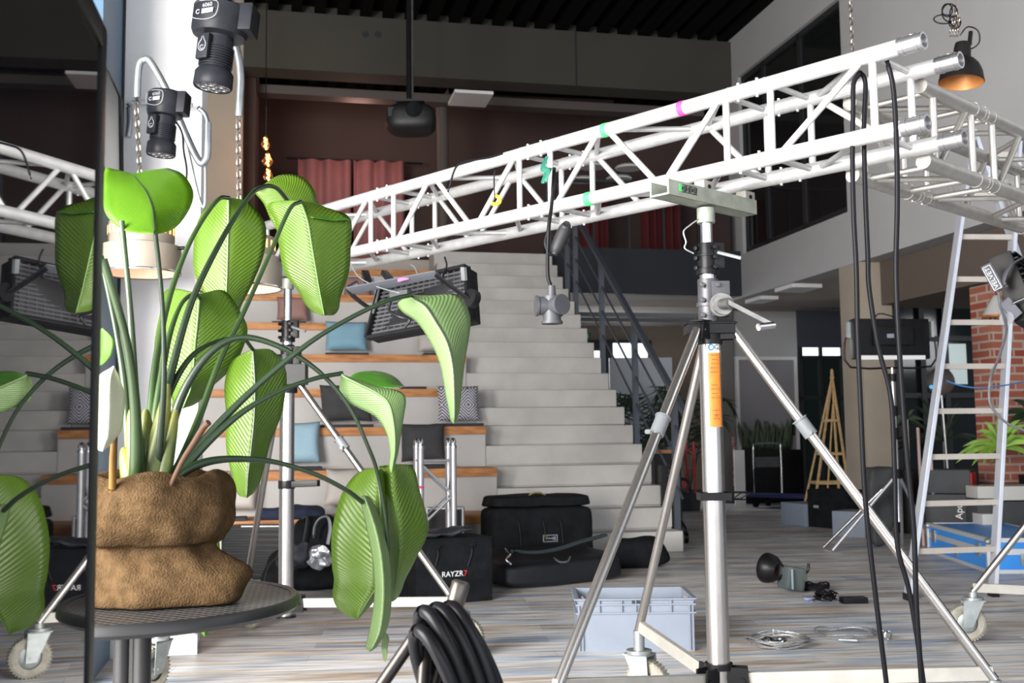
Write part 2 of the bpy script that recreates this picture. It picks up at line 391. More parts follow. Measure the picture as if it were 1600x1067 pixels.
wf.bb(UW+0.05, UW+0.13, vR, vL, 3.5, 3.58); wf.bb(UW+0.05, UW+0.13, vR, vL, 5.92, 6.0)
for x in (1201, 1259): 
    vv = loc_uv(PU(x, 300, UW+0.08))[1]; wf.bb(UW+0.05, UW+0.13, vv-0.04, vv+0.04, 3.5, 6.0)
wf.build('window_frame', K['anth'], win)
MB().bb(UW+0.08, UW+0.09, vR, vL, 3.5, 6.0).build('pane', K['glassd'], win)
# column under the right wall
pc = loc_uv(PU(1350, 600, UW)); struct('column', MB().bb(UW, UW+0.38, pc[1], pc[1]+0.45, 0, 2.9), K['colb'], bevel=0.008)
struct('ceiling_right', MB().bb(3.072, 8.9, -6, pc[1]+.2, 2.42, 2.899), mat('brown_bulkhead', (.11, .085, .07), .9))
# ground floor behind
VB = 9.05
struct('wall_back', MB().bb(-1.5, 9, VB, VB+0.1, 0, 2.93), K['beigew'])
struct('wall_right_far', MB().bb(8.9, 9.0, -9, VB, 0, 2.93), K['anth'])
def vb(x, y, v): return loc_uv(PV(x, y, v))[0], PV(x, y, v).z
u0, z0 = vb(880, 531, VB-0.03); u1, z1 = vb(1018, 564, VB-0.03)
wn = thing('window_2', None, None, B((u0+u1)/2, VB-0.05, z1)); wn['kind'] = 'structure'
MB().bb(u0-0.1, u1, VB-0.06, VB-0.001, z1-0.9, z0).build('window_frame', K['anth'], wn)
ua, za = vb(958, 536, VB-0.08); ubb, zb2 = vb(1012, 562, VB-0.08); MB().bb(ua, ubb, VB-0.085, VB-0.06, zb2-0.3, za).build('pane', K['daypane'], wn)
ua, za = vb(926, 548, VB-0.08); ubb, zb2 = vb(941, 562, VB-0.08); MB().bb(ua, ubb, VB-0.085, VB-0.06, zb2-0.5, za).build('pane', K['daypane'], wn)
# grey pillar, pale wall with a door, glazed partition on the right
v1 = 6.4
a0, _ = vb(1118, 600, v1); a1, _ = vb(1147, 600, v1); struct('column', MB().bb(a0, a1, v1, v1+0.3, 0, 2.93), mat('grey_pillar', (0.17, 0.16, 0.15), 0.8))
a0, _ = vb(1146, 600, v1+.2); a1, _ = vb(1248, 600, v1+.2); struct('wall_back_pale', MB().bb(a0, a1, v1+.2, v1+.35, 0, 2.93), K['wallw'])
d0, _ = vb(1152, 600, v1+.2); d1, zz = vb(1237, 563, v1+.2)
dr = thing('door_1', None, None, B((d0+d1)/2, v1+.15, 0)); dr['kind'] = 'structure'
MB().bb(d0, d1, v1+.14, v1+.2, 0, zz).build('door_leaf', K['greydoor'], dr)
fm = MB(); fm.bb(d0-.05, d0, v1+.12, v1+.2, 0, zz+.05); fm.bb(d1, d1+.05, v1+.12, v1+.2, 0, zz+.05); fm.bb(d0, d1, v1+.12, v1+.2, zz, zz+.05)
fm.build('door_frame', K['white'], dr)
MB().tube(B(d1-.07, v1+.08, 1.0), B(d1-.07, v1+.08, 1.35), 0.02, n=8).build('door_handle', K['black'], dr)
g0, _ = vb(1249, 600, v1-.2); g1, _ = vb(1320, 600, v1-.2); zz1 = vb(1280, 558, v1-.2)[1]; zz2 = vb(1280, 543, v1-.2)[1]
dw = thing('window_3', None, None, B((g0+g1)/2, v1-.2, 0)); dw['kind'] = 'structure'
MB().bb(g0, g1, v1-.2, v1-.19, 0, zz1).build('pane', mat('green_tinted_glass', (0.018, 0.03, 0.028), 0.08), dw)
MB().bb(g0+.03, g1, v1-.2, v1-.18, zz1, zz2).build('pane', K['daypane'], dw)
MB().bb(g0, g1, v1-.21, v1-.17, zz2, 2.9).build('panel', mat('slate_blue_panel', (0.055, 0.06, 0.085), 0.5), dw)
fr = MB(); 
for uu in (g0, g1-.06, g0+.33): fr.bb(uu, uu+.05, v1-.24, v1-.17, 0, zz2)
fr.bb(g0, g1, v1-.24, v1-.17, zz1-.03, zz1+.02); zz3 = vb(1280, 622, v1-.2)[1]; fr.bb(g0, g1, v1-.24, v1-.17, zz3-.03, zz3+.03)
fr.build('window_frame', K['anth'], dw)
# dark glazed facade to the right of the beige column, brick pier
v2_ = 4.6
h0, _ = vb(1390, 600, v2_); h1 = h0+4.5
fa = thing('window_4', None, None, B((h0+h1)/2, v2_, 0)); fa['kind'] = 'structure'
MB().bb(h0, h1, v2_, v2_+.02, 0, 2.9).build('pane', mat('dark_facade_glass', (0.02, 0.026, 0.03), 0.12), fa)
fr = MB()
for x in (1398, 1440, 1476, 1530, 1590):
    uu, _ = vb(x, 600, v2_); fr.bb(uu-.04, uu+.04, v2_-.07, v2_+.03, 0, 2.9)
for zz in (vb(1450, 529, v2_)[1], vb(1450, 618, v2_)[1]): fr.bb(h0, h1, v2_-.06, v2_+.03, zz-.035, zz+.035)
fr.build('window_frame', K['anth'], fa)
e0, ez = vb(1482, 537, v2_-.01); e1, ez2 = vb(1512, 600, v2_-.01); MB().bb(e0, e1, v2_-.012, v2_-.002, ez2, ez).build('pane', mat('painted_window_reflection', (0.35, 0.42, 0.42), 0.3, emit=(.7, .85, .85), es=.35), fa)  # pale window reflection painted on the dark glass as a faintly glowing sheet
bp_ = P(1553, 600, 10.3); bu, bv = loc_uv(bp_); struct('wall_right_brick', MB().bb(bu, bu+0.9, bv, bv+0.3, 0, 2.42), K['brick'])
# area lights added at the rear to stand for daylight from far windows
area('ground_floor_back_daylight', B(1.5, 8.6, 2.2), B(1.4, 6, 0.4), 2.0, 0.8, 45, (0.95, 0.97, 1))
area('ground_floor_right_daylight', B(6.8, 1.5, 2.5), B(4.5, 2.5, 0.3), 2.0, 1.0, 45, (0.95, 0.97, 1))
# staircase railing
rl = thing('stair_railing', 'dark grey-blue steel railing with thin rods up the right side of the staircase', 'railing', B(0.05, 0.1, 0))
def sz(v): return RS*(v/TR+1)
posts = [loc_uv(PU(x_, 700, 0.047))[1] for x_ in (1055, 995, 944.5, 904)]+[3.85, 4.75]
for v in posts:
    MB().bb(0.02, 0.075, v-.02, v+.02, max(0, sz(v)-0.45 if v > .3 else 0), sz(v)+1.02).build('post', K['rail'], rl)
MB().bar(B(0.047, -0.05, sz(-0.05)+1.02), B(0.047, 4.85, sz(4.85)+1.02), 0.05, 0.05).build('handrail', K['rail'], rl)
for dz in (0.2, 0.47, 0.74):
    MB().tube(B(0.047, 0.1, sz(0.1)+dz), B(0.047, 4.75, sz(4.75)+dz), 0.011, n=8).build('rod', K['rail'], rl)
gr = thing('gallery_railing', 'black railing along the edge of the upper gallery', 'railing', B(1.5, 4.9, 3.55))
for i in range(6): MB().bb(.2+i*.5, .23+i*.5, 4.9, 4.93, 3.55, 4.45).build('post', K['anth'], gr)
MB().bb(.1, 2.8, 4.89, 4.94, 4.45, 4.49).build('handrail', K['anth'], gr)
# ------------------------------------------------------------------ trusses
K['dirty'] = mat('scuffed_aluminium', (0.62, 0.62, 0.62), 0.45, 0.55, var=0.07, scale=22, bump=0.05)
K['shaded_alu'] = mat('shaded_side_aluminium', (0.50, 0.48, 0.45), 0.42, 0.7, var=0.08, scale=18)  # darker copy of the truss metal, the side truss's shade put into its colour
T0 = P(1405, 74, 3.07)                                  # near end of the front upper chord
td = V((-0.958, 1.0, 0)).normalized(); tp = V((td.y, -td.x, 0))   # run and the square direction (to the right, away)
SP = 0.24; RCH = 0.0245
def truss(name, label, start, d, s_, L, joints, m, phase=0, capends=(True, True)):
    "square box truss: start = front upper chord end, d = run, s_ = to the rear chords"
    t = thing(name, label, 'truss', start-Z3*SP)
    up = Z3*SP; c = [V(start), V(start)+s_*SP, V(start)-up, V(start)-up+s_*SP]
    for q in c:
        MB().tube(q, q+d*L, RCH, n=16).build('chord', m, t)
        for e, o in ((q, -1), (q+d*L, 1)):
            if o < 0 and not capends[0]: continue
            cm = MB(); cm.tube(e+d*o*0.0, e+d*o*0.075, RCH*1.06, n=18, cap=False); cm.tube(e+d*o*0.012, e+d*o*0.018, RCH*1.13, n=18); cm.tube(e+d*o*0.055, e+d*o*0.061, RCH*1.13, n=18)
            cm.lathe([(RCH*1.06, 0.075), (RCH*0.8, 0.075), (RCH*0.72, 0.02), (0.001, 0.02)], e, d*o, 18)
            cm.tube(e+d*o*0.036+Z3*RCH*1.0, e+d*o*0.036+Z3*RCH*1.12, 0.007, n=8)
            cm.build('coupler', K['coup'], t)
    js = [0]+list(joints)+[L]
    for j in joints:
        for q in c:
            cm = MB(); cm.tube(q+d*(j-.075), q+d*(j+.075), RCH*1.02, n=16)
            for k in (-.07, -.012, .012, .07): cm.tube(q+d*(j+k-.002), q+d*(j+k+.002), RCH*1.05, n=16)
            for k in (-.036, .036): cm.tube(q+d*(j+k)-Z3*RCH*1.25, q+d*(j+k)+Z3*RCH*1.28, 0.005, n=8)
            cm.build('joint_sleeve', m, t)
    faces = [(c[0], c[2]), (c[1], c[3]), (c[0], c[1]), (c[2], c[3])]
    for fi, (A, Bc) in enumerate(faces):
        for a, b in zip(js[:-1], js[1:]):
            a1, b1 = a+0.085, b-0.085; n = max(1, round((b1-a1)/0.27))
            if fi == 1: n = max(1, n)
            for e in (a1, b1): MB().tube(A+d*e, Bc+d*e, 0.0098 if fi > 1 else 0.0115, n=10, cap=False).build('end_brace', m, t)
            w = (b1-a1)/n
            for i in range(n):
                p, q = a1+w*i+.022, a1+w*(i+1)-.022
                z = (i+phase+(fi in (1,))*1) % 2
                lo, hi = (A, Bc) if z == 0 else (Bc, A)
                MB().tube(lo+d*p, hi+d*q, 0.0098 if fi > 1 else 0.0112, n=10, cap=False).build('diagonal_brace', m, t)
    return t
K['coup'] = mat('turned_aluminium', (.50, .50, .52), .33, .9)
tm = truss('box_truss', 'bright aluminium box truss crossing the picture above the winch stands', T0, td, tp, 3.55, [0.52, 1.50, 2.48], K['dirty'])
def tape(parent, at, m, wdt=0.022):
    MB().tube(at-td*wdt/2, at+td*wdt/2, RCH*1.07, n=18).build('tape_band', m, parent)
def on_chord(x, k):
    "point of chord k of the long truss that shows at column x"
    c = [T0, T0+tp*SP, T0-Z3*SP, T0-Z3*SP+tp*SP][k]; best = min(range(0, 3600), key=lambda i: abs(proj(c+td*(i/1000))[0]-x)); return c+td*(best/1000)
tape(tm, on_chord(1067, 0), K['pink']); tape(tm, on_chord(947, 0), K['green']); tape(tm, on_chord(922, 2), K['green'], 0.03)
tape(tm, on_chord(640, 2)-Z3*0, K['paintal'])
# second truss leaving the corner towards the rear right, and the far one across
td2 = V((tp.x, tp.y, 0)); T1 = T0 - td*0.10 + tp*(SP+0.12) + Z3*0.0
T1 = P(1437, 134, 3.32)
truss('box_truss', 'shade-toned aluminium box truss going off to the right edge behind the ladder top', T1+Z3*0.0, td2, td, 3.0, [0.45, 1.45, 2.4], K['shaded_alu'], 1, (False, True))
# ------------------------------------------------------------------ winch stands
def caster(parent, foot, wheel_dir, name='caster', r=0.088, blur=0):
    "fork, swivel and tyre under a leg foot; foot = point of the leg end"
    foot = V(foot); wd = V(wheel_dir).normalized(); wa = wd.cross(Z3).normalized(); c = V((foot.x, foot.y, r))+wd*0.035
    top = 2*r+0.022
    f = MB(); f.tube(foot+Z3*0.0, V((foot.x, foot.y, top)), 0.021, n=14); f.tube(V((foot.x, foot.y, top)), V((foot.x, foot.y, top+.012)), 0.048, n=20)
    for s in (-1, 1):
        a = V((foot.x, foot.y, top))+wa*s*0.034; h = c+wa*s*0.034
        f.prism([a-wd*0.045, a+wd*0.05, h+wd*0.022-Z3*0.018, h-wd*0.022-Z3*0.018], wa*s*0.004)
    f.hexa(V((foot.x, foot.y, top-.003)), wd*0.05, wa*0.038, Z3*0.003); f.tube(c-wa*.042, c+wa*.042, 0.008, n=10)
    fo = f.build(name, K['zinc'], parent)
    ty = MB(); ty.lathe([(r*.55, -.02), (r*.85, -.024), (r*.97, -.017), (r, 0), (r*.97, .017), (r*.85, .024), (r*.55, .02)], c, wa, 32)
    for k in range(36):
        t = 2*PI*k/36; q = c+(wd*math.cos(t)+Z3*math.sin(t))*r*.985; tt = (wd*-math.sin(t)+Z3*math.cos(t))
        ty.hexa(q, tt*.0035+wa*.004, wa*.019, (q-c).normalized()*.0035)
    ty.build('tyre', K['rubber'], fo)
    MB().lathe([(.001, -.016), (r*.3, -.018), (r*.56, -.010), (r*.56, .010), (r*.3, .018), (.001, .016)], c, wa, 24).build('wheel_hub', K['zinc'], fo)
def winch_stand(label, base, headz, feet, tops, forkdir, reach=0.28, hasbar=True, crank=True, barz=0.225, pole_z=0.165, dark=False, fz=0.0):
    t = thing('winch_stand', label, 'winch stand', (base.x, base.y, 0)); x, y = base.x, base.y
    def c(z): return V((x, y, z))
    hz = headz
    MB().tube(c(pole_z), c(hz), 0.036, n=28).build('outer_pole', K['steel'], t)
    top = fz; m1 = hz+(top-hz)*0.47
    # head bracket holding the legs
    hb = MB(); hb.tube(c(hz-.05), c(hz-.015), 0.043, n=24)
    for p in tops:
        d = V((p.x-x, p.y-y, 0)).normalized(); a = d.cross(Z3)
        for s in (-1, 1): hb.prism([c(hz-.035)+a*s*.022+d*.02, c(hz-.035)+a*s*.022+d*.085, c(hz+.025)+a*s*.022+d*.07, c(hz+.025)+a*s*.022+d*.01], a*s*.004)
        hb.hexa(c(hz+.025)+d*.04, d*.036, a*.026, Z3*.003)
        hb.tube(c(hz-.005)+a*.03+d*.06, c(hz-.005)-a*.03+d*.06, 0.006, n=8)
    if dark: hb.tube(c(hz-.07), c(hz+.12), .05, n=20); hb.hexa(c(hz+.02)+V((.05, -.02, 0)), (.05, 0, 0), (0, .04, 0), (0, 0, .05))
    hb.hexa(c(hz+.004), (.078, 0, 0), (0, .045, 0), (0, 0, .020)); hb.hexa(c(hz+.018), (.084, 0, 0), (0, .05, 0), (0, 0, .003))
    hb.build('leg_bracket', K['black'], t, bevel=0.0015, seg=1)
    # legs with locking collars
    for i, (p, ft) in enumerate(zip(tops, feet)):
        a = V(p); b = V(ft); lg = MB().tube(a, b, 0.0165, n=16); lo = lg.build('leg', K['steel'], t)
        if i != 1:
            q = a.lerp(b, 0.30); d = (b-a).normalized(); m = MB().tube(q-d*.03, q+d*.03, 0.023, n=16); m.tube(q-d*.035, q-d*.03, .026, n=16); s_, u_, _ = frame(d); m.tube(q+d*.02+s_*.02, q+d*.02+s_*.045, .008, n=8)
            m.build('collar', mat_collar, lo)
        if hasbar:
            bd = (V((b.x, b.y, 0))-V((x, y, 0))).normalized()
            m = MB(); m.bar(c(barz)+bd*.06, b+Z3*(.02), 0.022, 0.044); m.build('base_bar', K['paintal'], t, bevel=.002, seg=1)
        caster(t, b, V((b.x-x, b.y-y, 0)) if i != 1 else V((0.7, -0.5, 0)))
    # lower bracket
    lb = MB(); lb.tube(c(pole_z-.01), c(pole_z+.0), 0.05, n=24); lb.tube(c(barz+.03), c(barz+.05), .045, n=24)
    for k in range(3):
        d = V(feet[k])-c(0); d.z = 0; d.normalize(); a = d.cross(Z3)
        for s in (-1, 1): lb.prism([c(barz-.04)+a*s*.017+d*.02, c(barz-.04)+a*s*.017+d*.10, c(barz+.04)+a*s*.017+d*.09, c(barz+.04)+a*s*.017+d*.02], a*s*.006)
        lb.tube(c(barz)+d*.075-a*.03, c(barz)+d*.075+a*.03, .009, n=10)
    lb.build('foot_bracket', K['black'], t)
    # winch collars
    s1 = MB(); s1.tube(c(hz+.02), c(hz+.168), 0.034, n=24); s1.hexa(c(hz+.10)+V((.036, -.005, 0)), (.030, 0, 0), (0, .030, 0), (0, 0, .058))
    for z in (.045, .095, .145): 
        for s in (-1, 1): s1.tube(c(hz+z)+V((s*.026, -.034, 0)), c(hz+z)+V((s*.026, -.046, 0)), .009, n=8)
    s1.tube(c(hz+.075), c(hz+.09), .039, n=24)
    s1.build('winch_housing', K['black'] if dark else K['collar'], t, bevel=.004)
    MB().tube(c(hz+.16), c(hz+.20), 0.027, n=20).build('middle_pole', K['chrome'], t)
    s2 = MB(); zz = hz+.183; s2.tube(c(zz), c(zz+.105), .030, n=24); s2.tube(c(zz), c(zz+.02), .037, n=24); s2.hexa(c(zz+.062)+V((.030, 0, 0)), (.024, 0, 0), (0, .022, 0), (0, 0, .042)); s2.tube(c(zz+.06), c(zz+.068), .034, n=24)
    for z in (.022, .055, .088):
        s2.tube(c(zz+z)+V((.02, -.03, 0)), c(zz+z)+V((.02, -.044, 0)), .008, n=8); s2.tube(c(zz+z)+V((-.03, 0, 0)), c(zz+z)+V((-.042, -.012, 0)), .008, n=8)
    s2.build('pole_collar', K['black'], t, bevel=.002)
    MB().tube(c(zz+.07)+V((.03, -.03, 0)), c(zz+.045)+V((.10, -.06, 0)), .006, n=8).build('clamp_lever', K['zinc'], t)
    MB().tube(c(zz+.1), c(top-.02), 0.020, n=20).build('inner_pole', K['chrome'], t)
    if crank:
        a0 = c(hz+.075)+V((.03, -.045, 0)); w_ = MB(); w_.tube(a0+V((0, .03, 0)), a0+V((.005, -.035, 0)), .034, n=24); w_.tube(a0+V((.0, -.03, 0)), a0+V((.02, -.06, 0)), .018, n=16)
        for k in (0, .008, .016): w_.tube(a0+V((0, -.002-k, 0)), a0+V((0, -.005-k, 0)), .038, n=24)
        w_.build('winch_drum', K['winch'], t)
        h = MB(); e = a0+V((.155, -.07, -.075)); h.bar(a0+V((.01, -.06, .005)), e, .014, .006, up=(0, 1, 0)); cr = h.build('crank', K['winch'], t)
        MB().tube(e, e+V((-.055, -.03, -.008)), .012, n=14).build('crank_handle', K['chrome'], cr)
    # spigot yoke under the truss
    fd = V(forkdir).normalized(); fa = fd.cross(Z3)
    yk = MB(); cc = c(top+.01)
    yk.hexa(cc, fd*reach, fa*.035, Z3*.003); 
    for s in (-1, 1): yk.hexa(cc+fa*s*.035+Z3*.022, fd*reach, fa*.003, Z3*.025)
    yk.tube(c(top-.05), c(top), .03, n=16)
    yk.build('truss_cradle', K['cradle'], t)
    return t, c
K['winch'] = mat('greased_steel', (0.20, 0.195, 0.185), 0.35, 0.8, var=.2, scale=30)
K['collar'] = mat('grey_cast_collar', (0.055, 0.055, 0.062), 0.42, 0.2, var=0.15, scale=25)
mat_collar = mat('leg_collar_plastic', (0.15, 0.16, 0.17), 0.45)
K['cradle'] = mat('greenish_zinc_cradle', (0.30, 0.32, 0.27), 0.5, 0.4, var=0.12, scale=25)
# stand under the near end
Y1 = 3.58; b1 = P(1119, 900, Y1); b1.z = 0
hz1 = P(1113, 515, Y1).z
f1 = P(872, 1060, 3.02); f1.z = 0.24
S1feet = [P(866, 1085, 3.05), P(998, 985, 4.15), P(1553, 1062, 3.38)]
S1tops = [P(1090, 515, Y1-.05), P(1104, 520, Y1+.06), P(1143, 513, Y1-.01)]
fz1 = (T0.z-SP)-RCH-0.095
st1, c1 = winch_stand('winch-up lighting stand with orange sticker carrying the near part of the bright truss', b1, hz1, S1feet, S1tops, tp, 0.245, fz=fz1)
# sticker and rating labels on the pole
def sticker(parent, c, r, z0, z1, a0, a1, m, name):
    rows = [[c(z)+V((math.cos(a), math.sin(a), 0))*r for a in [a0+(a1-a0)*i/10 for i in range(11)]] for z in (z0, z1)]
    return MB().grid(rows).build(name, m, parent)
zs0 = P(1115, 667, Y1-.036).z; zs1 = P(1111, 551, Y1-.036).z; zs2 = P(1111, 534, Y1-.036).z
A0, A1 = math.radians(-112), math.radians(-40)
so = sticker(st1, c1, .0366, zs0, zs1, A0, A1, K['orange'], 'orange_warning_sticker')
sw = sticker(st1, c1, .0366, zs1, zs2, A0, A1, K['white'], 'rating_label')
nrm = V((math.cos(-1.32), math.sin(-1.32), 0)); rt = V((-nrm.y, nrm.x, 0))
text('G5', .022, c1((zs1+zs2)/2)+nrm*.0375+rt*.012, rt, Z3, K['black'], st1)
MB().path([c1((zs1+zs2)/2)+nrm*.0372+(rt*(math.cos(t)*.009-.0125)+Z3*math.sin(t)*.009) for t in [k*PI/8 for k in range(16)]], .0022, 6, True).build('badge_ring', mat('blue_ink', (.02, .2, .5), .5), st1)
lines = MB()
for k in range(16):
    z = zs1-.008-(zs1-zs0-.02)*k/16
    if 5 <= k <= 6 or 11 <= k <= 12: continue
    lines.hexa(c1(z)+nrm*.0369+rt*(R_.uniform(-.004, .002)), rt*R_.uniform(.010, .015), nrm*.0003, Z3*.0009)
zf = zs0+.04; 
for dx, dz in ((-.008, -.014), (.008, -.014), (0, -.016), (-.006, -.004), (.006, -.004)): lines.bar(c1(zf)+nrm*.0371, c1(zf+dz)+nrm*.0371+rt*dx, .0006, .0006, up=nrm)
lines.tube(c1(zf)+nrm*.0371, c1(zf+.022)+nrm*.0371, .0008, n=6)
lines.build('sticker_print', mat('brown_ink', (.25, .06, .01), .6), st1)
MB().hexa(c1(zs2+.004)+nrm*.0366, rt*.016, nrm*.0006, Z3*.0035).build('maker_strip', K['black'], st1)
# wire basket grip round the pole
wb = MB(); zc = P(1130, 775, Y1).z
wb.tube(c1(zc-.012), c1(zc+.012), .041, n=24)
q = [c1(zc+.012)+V(d) for d in ((-.045, -.03, 0), (.12, -.045, 0), (.105, -.02, .002), (-.03, .04, 0))]; wb.path(q, .0025, 6, True)
q2 = [p+V((0, 0, -.022)) for p in q[:]]; q2 = [q2[0]*.97+c1(zc)*.03, q2[1]*.8+c1(zc-.01)*.2, q2[2]*.8+c1(zc-.01)*.2, q2[3]]; wb.path(q2, .0025, 6, True)
for k in range(5): a = q[0].lerp(q[1], .25+k*.17); b = q2[0].lerp(q2[1], .2+k*.16); wb.tube(a, b, .0022, n=6)
wb.hexa(c1(zc), (.05, 0, 0), (0, .044, 0), (0, 0, .012))
wb.build('crank_clip', K['black'], st1)
fa_ = tp.cross(Z3); cc_ = c1(fz1+.036)+fa_*.0385-tp*.14
if fa_.y > 0: cc_ = c1(fz1+.036)-fa_*.0385-tp*.14; fa_ = -fa_
MB().hexa(cc_-tp*.045, tp*.006, fa_*.0006, Z3*.012).build('green_mark', K['green'], st1)
m = MB()
for k in range(9): m.hexa(cc_+tp*(-.034+.009*k), tp*(.0016 if k % 2 else .003), fa_*.0006, Z3*(.010 if k % 3 else .006)+tp*.002)
m.hexa(cc_+tp*.002+Z3*.012, tp*.04, fa_*.0005, Z3*.001); m.hexa(cc_+tp*.002-Z3*.012, tp*.04, fa_*.0005, Z3*.001)
m.build('maker_mark', K['black'], st1)
for s_ in (0, SP):
    q = T0+td*((c1(0)-T0).dot(td))+tp*s_-Z3*SP; m = MB(); m.hexa(V((q.x, q.y, fz1+.055)), tp*.028, td*.02, Z3*.035); m.build('saddle', K['paintal'], st1, bevel=.003); 
    MB().tube(V((q.x, q.y, fz1+.07))-td*.023, V((q.x, q.y, fz1+.07))+td*.023, .008, n=6).build('bolt', K['black'], st1)
# safety pin chain on the cradle
q = [P(1092, 342, 3.5), P(1078, 352, 3.5), P(1068, 362, 3.5), P(1072, 378, 3.5), P(1070, 388, 3.5), P(1084, 396, 3.5)]; MB().path(q, .0025, 6, sm=4).build('safety_wire', K['zinc'], st1)
# far left stand
Y2 = 5.35; b2 = P(447, 900, Y2); b2.z = 0; hz2 = P(447, 592, Y2).z
S2feet = [P(715, 930, 5.15), P(385, 905, 6.0), P(247, 985, 4.55)]
S2feet[0].z = .23; S2feet[1].z = .23; S2feet[2].z = .23
S2tops = [P(462, 592, Y2), P(440, 590, Y2+.06), P(434, 590, Y2-.04)]
st2, c2_ = winch_stand('winch-up lighting stand under the far end of the bright truss, behind the plant', b2, hz2, S2feet, S2tops, tp, 0.3, crank=False, dark=True, fz=(T0.z-SP)-RCH-.05)
zb_ = P(447, 757, Y2).z; m = MB(); m.tube(c2_(zb_-.02), c2_(zb_+.02), .041, n=20); m.bar(c2_(zb_), c2_(zb_+.005)+V((.16, -.02, 0)), .05, .03); m.build('crank_clip', K['black'], st2, bevel=.003)
# stand beyond the right edge of the frame, its near foot in view
b3 = V((3.15, 5.15, 0))
f3 = P(1519, 903, 5.36); f3.z = .235
winch_stand('lighting stand at the right edge, only a leg, a base bar and a caster showing', b3, 1.35, [f3, V((3.4, 5.95, .235)), V((3.7, 4.6, .235))], [V((3.08, 5.17, 1.35)), V((3.17, 5.2, 1.35)), V((3.2, 5.1, 1.35))], td2, .3, fz=T0.z-SP-RCH-.05)
# ------------------------------------------------------------------ ladder
K['lad'] = mat('ladder_aluminium', (0.50, 0.53, 0.60), 0.5, 0.35, var=0.05, scale=8)
K['rung'] = mat('ladder_rung', (0.45, 0.41, 0.37), 0.5, 0.25, var=0.05, scale=8)
la = P(1419, 930, 6.7); la.z = 0.0; lb_ = P(1552, 925, 6.8); lb_.z = 0
lt = P(1520, 205, 7.15); rt_ = P(1585, 330, 7.1); rt_ = lb_+(rt_-lb_)*((lt.z)/rt_.z)
ld = thing('step_ladder', 'tall silver aluminium A-frame ladder standing behind the trusses on the right', 'ladder', (la.x, la.y, 0))
MB().bar(la+Z3*.03, lt, .026, .085, up=(0, 1, 0)).build('rail', K['lad'], ld, bevel=.003, seg=1); MB().bar(lb_+Z3*.03, rt_, .026, .085, up=(0, 1, 0)).build('rail', K['lad'], ld, bevel=.003, seg=1)
for p in (la, lb_): MB().hexa(p+Z3*.02, (.02, 0, 0), (0, .04, 0), (0, 0, .02)).build('rubber_foot', K['black'], ld)
n = 10
for k in range(n):
    t = (0.285+k*.285)/lt.z; a = la.lerp(lt, t); b = lb_.lerp(rt_, t); MB().bar(a, b, .03, .034).build('rung', K['rung'], ld)
m = MB()
# rear pair
rb1 = V((3.9, 7.6, 0)); rb2 = V((4.8, 7.75, 0)); 
MB().bar(lt, rb1+V((.35, .0, .02)), .026, .06, up=(0, 1, 0)).build('rear_rail', K['lad'], ld); MB().bar(rt_, rb2+Z3*.02, .026, .06, up=(0, 1, 0)).build('rear_rail', K['lad'], ld)
for k in range(1, 9):
    t = k/9; a = lt.lerp(rb1+V((.35, 0, 0)), t); b = rt_.lerp(rb2, t)
    if a.z > 0.15: MB().bar(a, b, .028, .03).build('rear_rung', K['rung'], ld)
MB().tube(P(1450, 605, 6.7)+V((0, -.05, 0)), P(1450, 605, 6.7)+V((0, -.052, 0)), .012, n=16).build('blue_sticker', mat('sky_blue_dot', (.05, .35, .75), .5), ld)
# ------------------------------------------------------------------ standing truss piece behind the bag
def short_truss():
    Yt = 8.0; a = P(657, 690, Yt); b = P(708, 690, Yt); t = thing('box_truss', 'short aluminium truss piece standing upright behind the black logo bag', 'truss', (a.x, a.y, 0))
    h = a.z-.05; dd = V((b.x-a.x, b.y-a.y, 0)); s_ = V((-.05, .24, 0)); c4 = [V((a.x, a.y, 0)), V((b.x, b.y, 0)), V((a.x, a.y, 0))+s_, V((b.x, b.y, 0))+s_]
    for q in c4:
        MB().tube(q, q+Z3*h, .024, n=14).build('chord', K['alu'], t)
        MB().lathe([(.026, 0), (.026, .02), (.018, .025), (.018, .035), (.024, .04), (.021, .06), (.012, .075), (.001, .075)], q+Z3*h, Z3, 14).build('coupler', K['chrome'], t)
    for (p, q) in ((0, 1), (2, 3), (0, 2), (1, 3)):
        for z in (.12, h-.09): MB().tube(c4[p]+Z3*z, c4[q]+Z3*z, .01, n=8).build('end_brace', K['alu'], t)
        n = 3
        for i in range(n):
            z0 = .14+(h-.25)*i/n; z1 = .14+(h-.25)*(i+1)/n; A, Bq = (p, q) if i % 2 else (q, p)
            MB().tube(c4[A]+Z3*z0, c4[Bq]+Z3*z1, .009, n=8).build('diagonal_brace', K['alu'], t)
    MB().tube(c4[0]+Z3*(h-.29), c4[0]+Z3*(h-.27), .0255, n=14).build('tape_band', K['pink'], t)
short_truss()
# ------------------------------------------------------------------ cables hanging off the truss
def cable(pts, r, label, Y=None, m=None, name='cable', sm=6, group=None, ys=None):
    q = [P(p[0], p[1], (Y if ys is None else ys[i])) for i, p in enumerate(pts)]
    o = MB().path(q, r, 8, sm=sm).build(name, m or K['cable'], ang=80); return tag(o, label, 'cable', group)
K['cable'] = mat('black_rubber_cable', (0.007, 0.007, 0.009), 0.4, spec=.1)
cable([(1345, 112), (1334, 130), (1333, 170), (1332, 250), (1334, 340), (1338, 420), (1340, 520), (1345, 640), (1352, 780), (1368, 930), (1385, 1067), (1398, 1180)], .0075, 'black cable hanging from the truss end, leftmost of three beside the ladder', 3.18)
cable([(1340, 112), (1352, 128), (1350, 200), (1352, 300), (1356, 400), (1358, 450), (1372, 540), (1392, 622), (1398, 740), (1402, 850), (1422, 930), (1443, 1067), (1455, 1180)], .0075, 'black cable hanging from the truss end, the middle one that bends to the right', 3.2)
